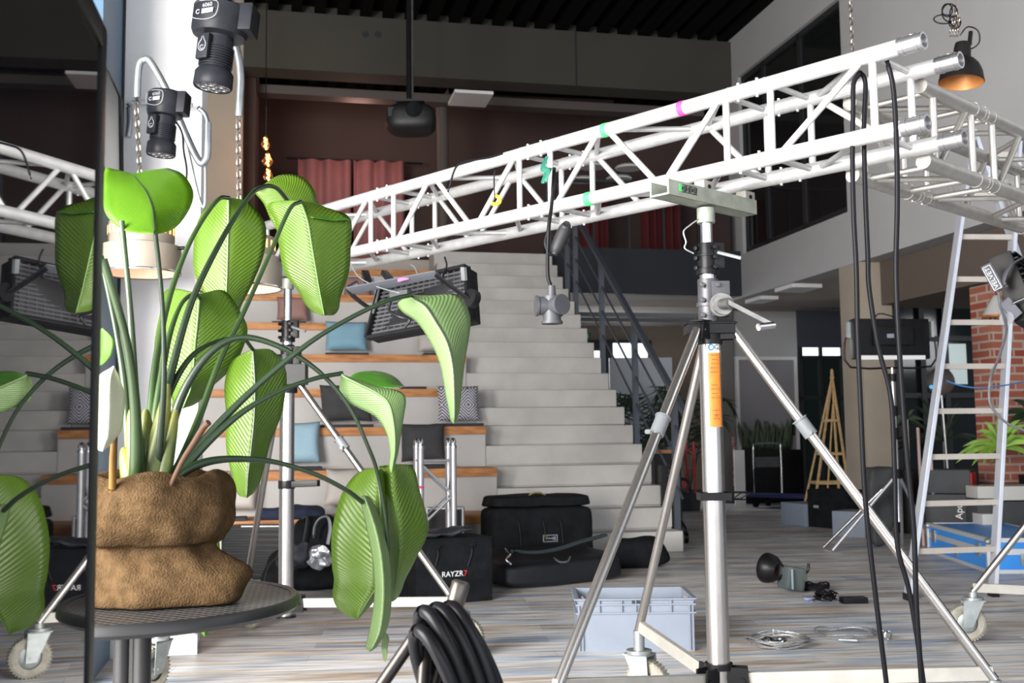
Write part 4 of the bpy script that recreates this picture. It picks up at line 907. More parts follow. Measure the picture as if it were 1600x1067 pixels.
def hand_light(px, y0, y1, y2, y3, w1, w2, Y, lean, label, big=True):
    a = P(px, y0, Y); b = P(px+lean, y3, Y); t = thing('handheld_light', label, 'light', b); ax = (b-a).normalized(); k = (b-a).length/(y3-y0)
    r1 = w1/2*k; r2 = w2/2*k; h1 = (y1-y0)*k; h2 = (y2-y0)*k; h3 = (y3-y0)*k
    m = MB(); m.lathe([(.001, 0), (r1*.9, .0), (r1, .008), (r1*1.0, h1*.85), (r1*.93, h1), (r2*.8, h1+.004), (.001, h1+.004)], a, ax, 32); m.build('reel_housing', K['gun'], t)
    m = MB(); m.hexa(a+ax*h1*.5+V((r1*.75, .0, 0)), (r1*.5, 0, 0), (0, r1*.6, 0), ax*h1*.45); m.build('side_grip', K['gun'], t, bevel=.008)
    m = MB(); m.tube(a+ax*h1, a+ax*h3*.78, r2*.80, n=28)
    for i in range(8): z = h1+(h3*.78-h1)*(.35+i*.075); m.tube(a+ax*z, a+ax*(z+.004), r2*.90, n=28)
    m.build('body', K['gun'], t)
    m = MB(); m.lathe([(r2*.82, h3*.76), (r2*1.02, h3*.82), (r2*1.04, h3*.98), (r2*.98, h3), (r2*.9, h3*.985)], a, ax, 32); m.build('lens_ring', K['gun'], t)
    m = MB(); m.lathe([(.001, h3*.985), (r2*.93, h3*.985)], a, ax, 32); m.build('lens', mat('lens_glass', (.10, .10, .11), .1), t)
    s_, u_, _ = frame(ax); m = MB()
    for i in range(7):
        an = 2*PI*i/6; o2 = (s_*math.cos(an)+u_*math.sin(an))*r2*.56 if i < 6 else V((0, 0, 0)); cc = a+ax*(h3*.99)+o2
        m.path([cc+(s_*math.cos(2*PI*j/12)+u_*math.sin(2*PI*j/12))*r2*.22 for j in range(12)], r2*.035, 6, True)
    m.build('led_ring', K['chrome'], t)
    fr_ = V((-.35, -1, 0)).normalized(); rt2 = V((-fr_.y, fr_.x, 0)).normalized(); up2 = -ax
    cc = a+ax*h1*.42+fr_*(r1+.002); w = r1*.52; hh = h1*.30
    pts = [cc-rt2*w*.85+up2*hh, cc+rt2*w*.9+up2*hh*.8, cc+rt2*w-up2*hh*.6, cc+rt2*w*.5-up2*hh*1.05, cc-rt2*w*.3-up2*hh*.95, cc-rt2*w-up2*hh*.45]
    MB().path(pts, .0014, 6, True, sm=4).build('plate_outline', K['inkg'], t)
    text('6060', hh*.62, cc+up2*hh*.48+rt2*w*.22+fr_*.002, rt2, up2, K['inkg'], t)
    MB().hexa(cc+rt2*w*.25-up2*hh*.12, rt2*w*.45, fr_*.001, up2*hh*.26).build('display_window', K['inkg'], t)
    MB().path([cc-rt2*w*.5-up2*hh*.1+(rt2*math.cos(2*PI*j/12)+up2*math.sin(2*PI*j/12))*hh*.22 for j in range(12)], .0022, 6, True).build('dial', K['inkg'], t)
    cc = a+ax*(h1+(h3*.78-h1)*.45)-V((r2*.15, 0, 0))+fr_*(r2*.93+.006); rr = r2*.36
    m = MB(); m.hexa(cc-fr_*.004, rt2*rr*1.0, fr_*.012, up2*rr*1.9); m.build('switch_block', K['gun'], t, bevel=.006)
    cc += fr_*.0085
    MB().path([cc+(rt2*math.sin(2*PI*j/14)*rr*.62*(1 if math.cos(2*PI*j/14) < .3 else .45)+up2*math.cos(2*PI*j/14)*rr*(1.5 if math.cos(2*PI*j/14) > 0 else .8)) for j in range(14)], .0016, 6, True).build('switch_badge', K['inkg'], t)
    MB().path([cc-up2*rr*.25+(rt2*math.cos(2*PI*j/12)+up2*math.sin(2*PI*j/12))*rr*.3 for j in range(12)], .0014, 6, True).build('switch_ring', K['inkg'], t)
    return t
K['gun'] = mat('gunmetal_black_plastic', (.014, .015, .019), .4, var=.2, scale=15, spec=.12)
K['inkg'] = mat('pale_grey_print', (.26, .27, .30), .5)
hand_light(348, 12, 58, 100, 138, 84, 56, 4.35, -16, 'larger black handheld light with a round seven-LED lens hanging upside down at the top')
hand_light(261, 145, 182, 215, 243, 54, 42, 4.45, -10, 'smaller black handheld light hanging in front of the white column')
tag(pth([(270, 185), (284, 205), (287, 235), (292, 268), (288, 300), (286, 330)], .004, K['cable'], None, 'cable', 4.6), 'thin black cable dangling below the smaller handheld light', 'cable')
# curved brackets of perforated steel behind the display
m = MB(); m.prism([P(157, 95, 4.2), P(168, 110, 4.2), P(185, 150, 4.2), P(187, 285, 4.2), P(175, 290, 4.2), P(150, 230, 4.2)], (0.0, .05, 0))
o = m.build('wall_speaker', K['black'], None, bevel=.004); tag(o, 'black wedge-shaped box on the blue wall panel behind the display edge', 'wall box')
# ------------------------------------------------------------------ soft shapes
from mathutils import noise as NZ
def soft(c, a, b, d, n=10, p=7.0, amp=0.0, fr=6.0, taper=0.0):
    "rounded, slightly crumpled block: centre and three half axes"
    c, a, b, d = V(c), V(a), V(b), V(d); m = MB(); idx = {}; vs = []; fs = []
    def vid(i, j, k):
        key = (i, j, k)
        if key not in idx:
            q = V((i/n*2-1, j/n*2-1, k/n*2-1)); L = (abs(q.x)**p+abs(q.y)**p+abs(q.z)**p)**(1/p); q = q/max(L, 1e-6)
            w = 1-taper*(q.z+1)/2
            pt = c+a*q.x*w+b*q.y*w+d*q.z
            if amp: pt = pt+V(NZ.noise_vector(pt*fr))*amp
            idx[key] = len(vs); vs.append(pt)
        return idx[key]
    for s in (0, n):
        for i in range(n):
            for j in range(n):
                fs.append((vid(s, i, j), vid(s, i+1, j), vid(s, i+1, j+1), vid(s, i, j+1)))
                fs.append((vid(i, s, j), vid(i+1, s, j), vid(i+1, s, j+1), vid(i, s, j+1)))
                fs.append((vid(i, j, s), vid(i+1, j, s), vid(i+1, j+1, s), vid(i, j+1, s)))
    m.add(vs, fs); return m
def fl(p): p = V(p); p.z = 0; return p
def cushion(x0, x1, y0, y1, v, m, label, lean=.0, name='cushion', tilt=0.0):
    "standing cushion against a tier front at v"
    a = PV(x0, y1, v-.12); b = PV(x1, y1, v-.12); t = PV((x0+x1)/2, y0, v-.07); c0 = (a+b)/2; w = (b-a).length/2; h = (t.z-c0.z)/2
    c = V((c0.x, c0.y, c0.z+h)); up = (Z3*math.cos(.22)+BV*math.sin(.22)); up = (up+BU*tilt).normalized(); nn_ = BU.cross(up).normalized(); m_ = MB(); n = 12; vs = []; fs = []
    for s in (-1, 1):
        for i in range(n+1):
            for j in range(n+1):
                x = i/n*2-1; y = j/n*2-1; pin = 1-.07*(1-abs(y))*1.0; e = max(0, 1-abs(x)**4)*max(0, 1-abs(y)**4)
                q = c+BU*x*w*(1-.06*(1-y*y))+up*y*h*(1-.06*(1-x*x))+nn_*s*(.075*e**.6+.002)
                q += V(NZ.noise_vector(q*7))*.008
                vs.append(q)
    o = (n+1)**2
    for s in (0, 1):
        for i in range(n):
            for j in range(n): k = s*o+i*(n+1)+j; fs.append((k, k+1, k+n+2, k+n+1))
    for i in range(n):
        for (p, q) in (((i*(n+1)), ((i+1)*(n+1))), ((i*(n+1)+n), ((i+1)*(n+1)+n)), (i, i+1), (n*(n+1)+i, n*(n+1)+i+1)): fs.append((p, q, q+o, p+o))
    m_.add(vs, fs); ob = m_.build(name, m, ang=80); return tag(ob, label, 'cushion')
K['cblue'] = mat('light_blue_fabric', (.20, .36, .45), .9, var=.06, scale=5, bump=.3, bscale=40)
K['cblue2'] = mat('pale_blue_fabric', (.30, .45, .54), .9, var=.06, scale=5, bump=.3, bscale=40)
K['cdark'] = mat('anthracite_cushion_fabric', (.045, .045, .048), .9, var=.1, scale=8, bump=.3, bscale=40)
K['cbeige'] = mat('sand_fabric', (.50, .46, .43), .9, var=.05, scale=5, bump=.3, bscale=40)
K['crose'] = mat('dusky_rose_fabric', (.30, .17, .15), .9, var=.05, scale=5)
K['padm'] = mat('dark_seat_pad', (.03, .032, .04), .85)
def zig_mat():
    m = bpy.data.materials.new('zigzag_print'); m.use_nodes = True; N = m.node_tree.nodes; L = m.node_tree.links; b = N['Principled BSDF']
    tc = N.new('ShaderNodeTexCoord'); mp = N.new('ShaderNodeMapping'); mp.inputs['Rotation'].default_value = (0, 0, -TH); L.new(tc.outputs['Object'], mp.inputs[0])
    s = N.new('ShaderNodeSeparateXYZ'); L.new(mp.outputs[0], s.inputs[0])
    def mth(op, a, bb): 
        q = N.new('ShaderNodeMath'); q.operation = op
        for i, x in enumerate((a, bb)):
            if isinstance(x, (int, float)): q.inputs[i].default_value = x
            elif x is not None: L.new(x, q.inputs[i])
        return q.outputs[0]
    ax_ = mth('PINGPONG', s.outputs[0], .085); az = mth('PINGPONG', s.outputs[2], .16)
    su = mth('ADD', ax_, az); sn = mth('SINE', mth('MULTIPLY', su, 2*PI/.030), 0); gt = mth('GREATER_THAN', sn, 0.0)
    mx = N.new('ShaderNodeMixRGB'); mx.inputs[1].default_value = (.03, .03, .05, 1); mx.inputs[2].default_value = (.62, .60, .66, 1); L.new(gt, mx.inputs[0]); L.new(mx.outputs[0], b.inputs['Base Color']); b.inputs['Roughness'].default_value = .9
    return m
K['zig'] = zig_mat()
def pad(x0, x1, y, j, label):
    v = (j-1)*.52+.52-.28; z = 2*j*RS; a = PV(x0, y, v); b = PV(x1, y, v); u0_ = loc_uv(a)[0]; u1_ = loc_uv(b)[0]
    o = MB().bb(u0_, u1_, v-.14, v+.20, z, z+.03).build('seat_pad', K['padm'], bevel=.008); tag(o, label, 'seat pad', 'flat dark seat pads on the tribune')
def cz(j): return (j)*.52
pad(508, 575, 550, 5, 'flat dark seat pad under the upper light blue cushion')
pad(660, 690, 550, 5, 'flat dark seat pad under the sand cushion beside the stairs'); pad(500, 582, 662, 3, 'flat dark seat pad under the dark cushion behind the stand leg')
pad(676, 752, 662, 3, 'flat dark seat pad under the zigzag cushion'); pad(625, 700, 725, 2, 'flat dark seat pad under the dark cushion beside the truss piece')
pad(440, 503, 727, 2, 'flat dark seat pad under the lower pale blue cushion'); pad(628, 664, 606, 4, 'flat dark seat pad alone on a wooden tier edge above the folded leaf')
pad(425, 478, 505, 6, 'flat dark seat pad under the rose cushion behind the far stand')
cushion(508, 574, 502, 549, cz(5), K['cblue'], 'light blue cushion on an upper tier left of the flood light')
cushion(440, 500, 658, 724, cz(2), K['cblue2'], 'pale blue cushion on a lower tier beside the far stand pole')
cushion(500, 580, 600, 659, cz(3), K['cdark'], 'dark grey cushion on a middle tier behind the sloping stand leg', tilt=-.04)
cushion(626, 696, 661, 722, cz(2), K['cdark'], 'dark grey cushion on the tier behind the small upright truss')
cushion(684, 749, 602, 659, cz(3), K['zig'], 'black and white zigzag patterned cushion beside the staircase')
cushion(652, 695, 522, 550, cz(5), K['cbeige'], 'sand-coloured cushion on an upper tier near the stairs')
cushion(508, 562, 732, 790, cz(1), K['cbeige'], 'off-white cushion on the lowest tier between the low leaves and the pole', tilt=.08)
cushion(350, 402, 752, 797, cz(1), K['cbeige'], 'off-white cushion on the lowest tier above the laptop, left', tilt=.1)
cushion(432, 482, 464, 502, cz(6), K['crose'], 'dusky rose cushion on a high tier right of the far stand head')
cushion(536, 580, 432, 470, cz(7), K['crose'], 'dusky rose cushion on the tier just under the far truss')
# clothes and laptop on the lowest tier
zz = 2*RS
c = PV(455, 800, .12); o = soft(V((c.x, c.y, zz+.045)), BU*.27, BV*.14, Z3*.055, 10, 3, .03, 9).build('jacket', mat('navy_cloth', (.012, .018, .045), .9, var=.2, scale=15)); tag(o, 'crumpled navy jacket lying on the lowest wooden tier', 'jacket')
c = PV(366, 802, .10); o = MB().hexa(V((c.x, c.y, zz+.014)), BU*.10, BV*.13, Z3*.012).build('laptop', K['padm'], bevel=.005); tag(o, 'closed dark laptop on the lowest wooden tier at the left', 'laptop')
# ------------------------------------------------------------------ luggage on the floor
def box_on(a, b, depth, h, name, m, label, cat_, bev=.01, z0=0.0, parent=None):
    "box standing with its front bottom edge from a to b"
    a, b = fl(a), fl(b); d = (b-a); n_ = V((-d.y, d.x, 0)).normalized()*depth; c = (a+b)/2+n_/2+Z3*(z0+h/2)
    ob = MB().hexa(c, d/2, n_/2, Z3*h/2).build(name, m, parent, bevel=bev)
    if parent is None: tag(ob, label, cat_)
    return c, d.normalized(), n_.normalized(), d.length/2, depth/2, h/2
t = thing('hard_case', 'black ribbed hard case standing behind the far stand pole at the left', 'case', fl(G(400, 905)))
a, b = G(344, 906), G(478, 906); c, d, n_, w, dp, h = box_on(a, b, .28, .385, 'shell', K['blackpl'], None, None, .03, parent=t)
m = MB()
for k in range(9): m.hexa(c-n_*dp+Z3*(-h*.8+k*h*.2), d*w*.92, n_*.004, Z3*.008)
m.build('ribs', K['blackpl'], t, bevel=.002, seg=1); MB().hexa(c+Z3*(h+.0)-n_*dp*.9, d*.17, n_*.006, Z3*.004).build('edge_trim', K['zinc'], t)
t = thing('duffel_bag', 'black duffel bag slumped on the floor just behind the far stand base bar', 'bag', fl(G(470, 925)))
c = fl(G(465, 922)); soft(c+V((.06, .10, .125)), (.33, .0, 0), (0, .2, 0), (0, 0, .13), 14, 4, .03, 8, .2).build('body', K['blackfab'], t, ang=80)
MB().path([P(412, 918, 7.1), P(416, 895, 7.1), P(425, 878, 7.15), P(440, 868, 7.2), P(452, 862, 7.25)], .012, 8, sm=4, flat=.4).build('strap', K['greyfab'], t)
t = thing('backpack', 'black backpack with grey shoulder strap leaning at the lowest tier behind the big leaves', 'backpack', fl(P(495, 905, 7.9)))
c = fl(P(490, 905, 7.9)); soft(c+V((.02, 0, .22)), (.19, 0, 0), (0, .12, 0), (0, 0, .24), 12, 4, .03, 8, .15).build('body', K['blackfab'], t, ang=80)
MB().path([P(490, 840, 7.7), P(492, 822, 7.7), P(500, 810, 7.7), P(512, 808, 7.72), P(516, 825, 7.74), P(512, 850, 7.74)], .022, 8, sm=4, flat=.35).build('shoulder_strap', mat('grey_webbing', (.30, .31, .32), .8), t)
MB().path([P(470, 812, 7.8), P(480, 808, 7.8), P(478, 830, 7.75), P(474, 850, 7.75)], .018, 8, sm=4, flat=.4).build('shoulder_strap', K['greyfab'], t)
t = soft(P(500, 870, 7.15), (.085, 0, 0), (0, .05, 0), (0, 0, .07), 12, 2.5, .03, 22, .3).build('foil_bag', mat('silver_foil', (.75, .76, .8), .25, .8, bump=.8, bscale=30)); tag(t, 'crumpled silver foil bag lying on the black duffel', 'foil')
t = soft(P(460, 866, 7.22), (.12, 0, 0), (0, .06, 0), (0, 0, .09), 12, 3, .03, 16, .2).build('rain_jacket', mat('dark_slate_jacket', (.018, .02, .028), .6, bump=.6, bscale=14), ang=80); tag(t, 'dark slate jacket heaped over the duffel bag', 'jacket')
# logo bag
t = thing('equipment_bag', 'black box bag with white lettering and a red numeral behind the coiled cables', 'bag', fl(G(710, 940)))
a, b = G(651, 948), G(770, 938); c, d, n_, w, dp, h = box_on(a, b, .34, .385, 'body', K['blackfab'], None, None, .012, parent=t)
face = c-n_*(dp+.0015)
def onface(x, y):
    r = ray(x, y); k = (face-CAM).dot(n_)/r.dot(n_); return CAM+r*k
text('RAYZR', .046, onface(707, 897)-n_*.001, d, Z3, K['whiteink'], t); text('7', .050, onface(727, 896)-n_*.001, d, Z3, K['redink'], t, ext=.0008)
for pts in (((683, 857), (684, 866), (680, 884)), ((737, 853), (736, 866), (730, 884))):
    q = [onface(*p)-n_*.008 for p in pts]; MB().path(q, .009, 6, sm=3, flat=.4).build('carry_strap', K['greyfab'], t)
    MB().hexa(q[0]+Z3*.008, d*.022, n_*.004, Z3*.010).build('buckle', K['black'], t, bevel=.003)
MB().hexa(c+Z3*(h+.004), d*w*1.0, n_*dp*1.0, Z3*.005).build('lid', K['blackfab'], t, bevel=.003)
q = soft(c+Z3*(h+.035)-d*.02, d*.22+Z3*.02, n_*.09, Z3*.022, 12, 3, .02, 14).build('rolled_cover', mat('dark_blue_grey_nylon', (.02, .023, .028), .5, bump=.5, bscale=25), ang=80); tag(q, 'rolled dark nylon cover lying on the lettered box bag', 'cover')
# framed case behind
t = thing('rack_case', 'black case in a silver tube frame behind the upright truss piece', 'case', fl(P(700, 900, 8.6)))
a, b = fl(P(668, 900, 8.65)), fl(P(724, 900, 8.65)); c, d, n_, w, dp, h = box_on(a, b, .25, .46, 'body', K['black'], None, None, .01, parent=t)
m = MB()
for s in (-1, 1):
    m.tube(c+d*s*w-n_*dp-Z3*h, c+d*s*w-n_*dp+Z3*(h+.01), .014, n=10)
    m.tube(c-d*w+Z3*s*h-n_*dp, c+d*w+Z3*s*h-n_*dp, .014, n=10)
m.build('tube_frame', K['alu'], t)
# folded grey crate behind logo bag
t = tag(box_on(G(764, 914), G(786, 912), .3, .14, 'x', K['crate'], None, None)[0] and bpy.data.objects[-1] if False else MB().bb(*(lambda p: (loc_uv(p)[0]-.02, loc_uv(p)[0]+.10, loc_uv(p)[1], loc_uv(p)[1]+.3))(G(766, 912)), 0, .14).build('plastic_crate', mat('dark_grey_crate', (.10, .11, .12), .5), bevel=.006), 'small dark grey crate wedged between the lettered bag and the flat bag', 'crate')
# roller bag
t = thing('roller_bag', 'big black upright equipment bag with khaki handle in front of the lowest steps', 'bag', fl(P(850, 903, 8.1)))
a, b = fl(P(769, 903, 8.35)), fl(P(932, 903, 8.6)); A_, B_ = a, b; d = (b-a); n_ = V((-d.y, d.x, 0)).normalized(); w = d.length/2; d.normalize(); c = (a+b)/2+n_*.2
soft(c+Z3*.235, d*w, n_*.2, Z3*.235, 16, 12, .006, 6, .03).build('body', K['blackfab'], t, ang=60)
soft(c+Z3*.515, d*w*.98, n_*.2, Z3*.045, 14, 8, .010, 6, .06).build('lid', K['blackfab'], t, ang=60)
MB().path([c+Z3*.55-d*.10-n_*.1, c+Z3*.575-d*.06-n_*.1, c+Z3*.58+d*.0-n_*.1, c+Z3*.555+d*.05-n_*.1], .012, 8, sm=4, flat=.5).build('handle', mat('khaki_handle', (.30, .26, .10), .8), t)
for s in (-.22, -.02, .12): MB().path([c-n_*.206+d*s+Z3*.40, c-n_*.212+d*(s+.02)+Z3*.30, c-n_*.21+d*(s+.03)+Z3*.16], .009, 6, sm=3, flat=.4).build('strap', K['greyfab'], t)
pl = V((c-n_*.212).to_tuple()); r = ray(860, 841); k = ((pl-CAM).dot(n_))/r.dot(n_); pc = CAM+r*k; m = MB()
for s in (-1, 1): m.hexa(pc+d*s*.056, d*.003, n_*.002, Z3*.024); m.hexa(pc+Z3*s*.024, d*.058, n_*.002, Z3*.003)
m.build('badge_frame', K['inkg'], t); m = MB(); m.prism([pc-d*.046+Z3*.014, pc-d*.040+Z3*.014, pc-d*.034-Z3*.012, pc-d*.038-Z3*.014], -n_*.002); m.prism([pc-d*.028+Z3*.014, pc-d*.024+Z3*.014, pc-d*.034-Z3*.012, pc-d*.036-Z3*.010], -n_*.002)
m.build('badge_mark', mat('lime_mark', (.45, .5, .15), .6), t); m = MB()
for k in range(5): m.hexa(pc+d*(-.014+k*.013), d*(.0035 if k % 2 else .005), n_*.002, Z3*(.006 if k < 3 else .013))
m.build('badge_lettering', K['inkg'], t)
# lying flat bag
t = thing('flat_bag', 'black flat equipment bag lying on the floor with a dark tarpaulin strip across it', 'bag', fl(G(860, 918)))
a, b, c_, = G(796, 925), G(985, 905), G(782, 893); d = (b-a)/2; n_ = V((-d.y, d.x, 0)).normalized()*.30+Z3*.035; cc = a+d+n_+Z3*.085
soft(cc, d*1.03, n_, Z3*.085, 18, 6, .012, 5, .06).build('body', mat('black_coated_nylon', (.010, .011, .014), .5, bump=.5, bscale=14, spec=.3), t, ang=60)
q = [P(800, 866, 7.35), P(835, 868, 7.4), P(870, 863, 7.5), P(905, 852, 7.65), P(945, 840, 7.8)]; MB().path([p+Z3*.02 for p in q], .035, 8, sm=5, flat=.35).build('tarpaulin_strip', mat('slate_tarpaulin', (.035, .05, .055), .4, bump=.6, bscale=20), t)
MB().path([P(866, 872, 7.2), P(875, 878, 7.15), P(887, 877, 7.15), P(891, 870, 7.2)], .006, 8, sm=4).build('handle', K['greyfab'], t)
q = [P(789, 858, 7.25), P(797, 866, 7.2), P(790, 874, 7.2), P(799, 882, 7.2)]; MB().path(q, .008, 6, sm=4).build('buckle_chain', K['chrome'], t)
q = soft(fl(G(1008, 890))+V((-.03, .22, .11)), (.27, .05, 0), (0, .16, 0), (0, 0, .12), 12, 3.5, .025, 6, .25).build('soft_bag', K['blackfab'], ang=80); tag(q, 'limp black bag lying behind the near stand legs, right of the flat bag', 'bag')
# open grey crate
def crate(a, b, depth, h, label, m, open_=True, name='plastic_crate'):
    a, b = fl(a), fl(b); d = b-a; n_ = V((-d.y, d.x, 0)).normalized(); w = d.length/2; d.normalize(); t = thing(name, label, 'crate', (a+b)/2); c = (a+b)/2+n_*depth/2; e = depth/2; k = .006
    m_ = MB(); m_.hexa(c+Z3*.006, d*w*.97, n_*e*.97, Z3*.006)
    for s in (-1, 1):
        m_.hexa(c+n_*s*(e-k)+Z3*h/2, d*w*.985, n_*k*.5, Z3*h/2); m_.hexa(c+d*s*(w-k)+Z3*h/2, d*k*.5, n_*(e-.002), Z3*h/2)
    m_.build('shell', m, t)
    rb = MB()
    for s in (-1, 1):
        for z, q in ((h, 1.02), (h*.74, 1.0), (h*.9, 1.0)):
            rb.hexa(c+n_*s*e*q+Z3*(z-.004), d*w*1.02, n_*.007, Z3*.0035); rb.hexa(c+d*s*w*q+Z3*(z-.004), d*.007, n_*e*1.02, Z3*.0035)
        for x in (-.62, -.24, .0, .22, .6): rb.hexa(c+n_*s*(e+.003)+d*x*w+Z3*h*.86, d*.002, n_*.006, Z3*h*.14)
        for x in (-.97, -.91, .91, .97): rb.hexa(c+n_*s*(e+.002)+d*x*w+Z3*h*.45, d*.0025, n_*.006, Z3*h*.42)
    rb.build('stiffening_ribs', m, t)
    MB().hexa(c-n_*(e+.004)+Z3*h*.92+d*.0, d*.018, n_*.002, Z3*h*.035).build('grip_slot', K['anth'], t)
    return t, c, d, n_, w, e
t, c, d, n_, w, e = crate(G(903, 1019), G(1087, 1017), .38, .246, 'open grey plastic crate on the floor behind the near stand legs', K['crate'])
for s in (-1, 1): MB().hexa(c+d*s*(w-.03)-n_*(e-.07)*s*s+Z3*.225, d*.004, n_*.03, Z3*.018).build('pink_mark', mat('faded_pink_mark', (.65, .38, .38), .7), t)
# ------------------------------------------------------------------ lamp head, adapter, wire ropes
Ym = 7.04; t = thing('studio_flash', 'grey studio flash with black reflector lying on the floor', 'studio light', fl(G(1235, 922)))
a = P(1204, 890, 6.95); b = P(1232, 897, 7.05); ax = V((.62, -.75, -.10)).normalized(); a = a+V((0, .10, .0))
MB().lathe([(.094, -.012), (.097, -.004), (.094, .02), (.085, .05), (.060, .085), (.05, .095), (.048, .09), (.058, .07), (.080, .04), (.088, .0), (.094, -.012)], a, ax, 40).build('reflector', K['black'], t)
bc = P(1237, 903, 7.02); soft(bc, (.062, .02, -.012), (-.02, .06, 0), (0.012, 0, .072), 10, 10, 0).build('body', mat('dark_grey_housing', (.07, .085, .09), .45), t)
MB().hexa(P(1238, 905, 6.93), (.006, 0, 0), (0, .006, 0), (0, 0, .062)).build('corner_guard', mat('grey_guard', (.20, .25, .27), .4), t, bevel=.003)
MB().hexa(bc+V((.068, -.045, .01)), (.018, .0, 0), (0, .006, 0), (0, 0, .022)).build('display', mat('lcd', (.05, .07, .05), .2), t)
MB().path([bc+V((.075, 0, .02)), bc+V((.105, 0, .045)), bc+V((.11, 0, .09))], .009, 8, sm=3).build('tilt_lever', K['black'], t)
m = MB()
for k in range(6): cc_ = P(1272, 905, 7.1); cc_.z = .018+.006*k; m.path([cc_+V((math.cos(2*PI*j/14)*(.07+.012*(k % 3)), math.sin(2*PI*j/14)*.05, .012*math.sin(j*2.1+k))) for j in range(14)], .006, 6, True)
m.build('power_cord', K['cable'], t)
t = thing('power_adapter', 'black power brick with a tangled cord on the floor in front of the flash', 'power adapter', fl(G(1310, 943)))
a, b = G(1318, 944), G(1357, 943); c, d, n_, w, dp, h = box_on(a, b, .07, .036, 'brick', K['black'], None, None, .004, parent=t)
m = MB(); cc_ = G(1290, 941)
for k in range(7): m.path([cc_+V((math.cos(2*PI*j/12+k)*(.045+.01*(k % 3))+.01*math.sin(k*3), math.sin(2*PI*j/12+k)*.035, .02+.010*k*.7+.008*math.sin(j*2.3+k))) for j in range(12)], .0055, 6, True)
m.path([cc_+V((.05, 0, .02)), a+Z3*.015+d*.0], .005, 6); m.path([cc_+V((-.05, 0, .02)), G(1264, 941)+Z3*.012], .005, 6); m.build('cord', K['cable'], t)
MB().tube(G(1268, 941)+Z3*.014, G(1258, 939)+Z3*.014, .012, .008).build('plug', mat('lilac_grey_plug', (.30, .32, .55), .5), t)
K['rope'] = mat('steel_wire_rope', (.42, .42, .42), .4, .8, var=.3, scale=120)
def coil(cx, cy, r, n, label, seed, flatk=1.0, hook=True):
    rg = random.Random(seed); c = G(cx, cy); t = thing('wire_rope', label, 'wire rope', c)
    for k in range(n):
        m = MB(); rr = r*(1-.10*rg.random()); ox, oy = rg.uniform(-.012, .012), rg.uniform(-.012, .012); ph = rg.random()*6
        m.path([c+V((math.cos(2*PI*j/28)*rr+ox, math.sin(2*PI*j/28)*rr*.95+oy, .006+.004*k+.008*(1+math.sin(3*2*PI*j/28+ph)))) for j in range(28)], .0038, 6, True); m.build('rope_loop', K['rope'], t)
    return t, c
t, c = coil(1217, 1007, .155, 6, 'coiled steel safety ropes with a heap of carabiners on the floor, nearest the pole', 3)
for k in range(9):
    rg = random.Random(k+40); o3 = c+V((-.115+rg.random()*.13, -.09+rg.random()*.09, .018+rg.random()*.02)); an = rg.random()*6; ex = V((math.cos(an), math.sin(an)*.8, .25*rg.random())); ey = V((-math.sin(an), math.cos(an), .35))
    MB().path([o3+ex*math.cos(2*PI*j/10)*.030+ey*math.sin(2*PI*j/10)*.014 for j in range(10)], .0060, 6, True).build('carabiner', K['chrome'], t)
MB().tube(c+V((.01, .145, .01)), c+V((.01, .145, .05)), .008, n=8).build('crimp_sleeve', K['zinc'], t)
t, c = coil(1322, 993, .15, 2, 'single steel safety rope with a shackle lying in a loose loop near the hanging cables', 9)
MB().path([c+V((.14, 0, .01)), G(1365, 996)+Z3*.01, G(1380, 999)+Z3*.012], .003, 6, sm=4).build('rope_end', K['rope'], t)
for q in (G(1378, 999), G(1388, 1000)): MB().path([q+V((math.cos(2*PI*j/10)*.016, 0, .022+math.sin(2*PI*j/10)*.02)) for j in range(10)], .0045, 6, True).build('shackle', K['chrome'], t)
MB().tube(G(1311, 1003)+Z3*.01, G(1340, 1005)+Z3*.012, .007, n=8).build('turnbuckle', K['zinc'], t)
# ------------------------------------------------------------------ near cable coil on its low stand
Yc = 1.5
t = thing('light_stand', 'dark low stand with spigot standing up through the cable coil at the bottom', 'stand', fl(P(690, 1067, Yc)))
a = P(721, 908, Yc); b = P(672, 1085, Yc); dn = (b-a).normalized(); gnd = a+dn*(a.z-.02)/-dn.z
K['dkm'] = mat('dark_bronze_metal', (.03, .027, .025), .35, .6)
MB().tube(a+dn*.05, gnd, .010, n=20).build('pole', K['dkm'], t)
MB().lathe([(.001, 0), (.010, .0), (.0125, .003), (.0125, .045), (.0105, .048), (.0105, .06), (.0135, .062), (.0135, .085), (.0115, .09)], a, dn, 28).build('spigot', mat('worn_spigot', (.09, .08, .07), .35, .7), t)
for q in (V((-.35, .0, 0)), V((.25, .30, 0)), V((.15, -.32, 0))): MB().tube(P(668, 965, Yc), V((gnd.x, gnd.y, .01))+q, .009, n=14).build('leg', K['dkm'], t)
t = thing('cable_coil', 'thick black cable coiled over the low stand close to the lens at the bottom', 'cable')
rings = [((655, 1040), (672, 958), (690, 1000), (730, 1120), (700, 1180)), ((650, 1020), (640, 985), (660, 985), (712, 1110), (690, 1190)), ((680, 1000), (697, 940), (712, 975), (755, 1110), (720, 1190)), ((690, 960), (668, 948), (676, 990), (740, 1140), (700, 1200)), ((700, 1010), (712, 945), (728, 975), (775, 1120), (735, 1200)), ((652, 1045), (648, 990), (668, 1010), (700, 1100), (680, 1180))]
def ringpts(x0, y0, x1, y1, w_, dz):
    "elongated loop between a top and a bottom point"
    q = []; T = P(x0, y0, Yc+dz); Bt = P(x1, y1, Yc+dz*.5); ax = (Bt-T); sd = V((ax.z, 0, -ax.x)).normalized()
    for j in range(20):
        an = 2*PI*j/20; q.append(T.lerp(Bt, .5-.5*math.cos(an))+sd*math.sin(an)*w_+V((0, 1, 0))*math.sin(an)*.035)
    return q
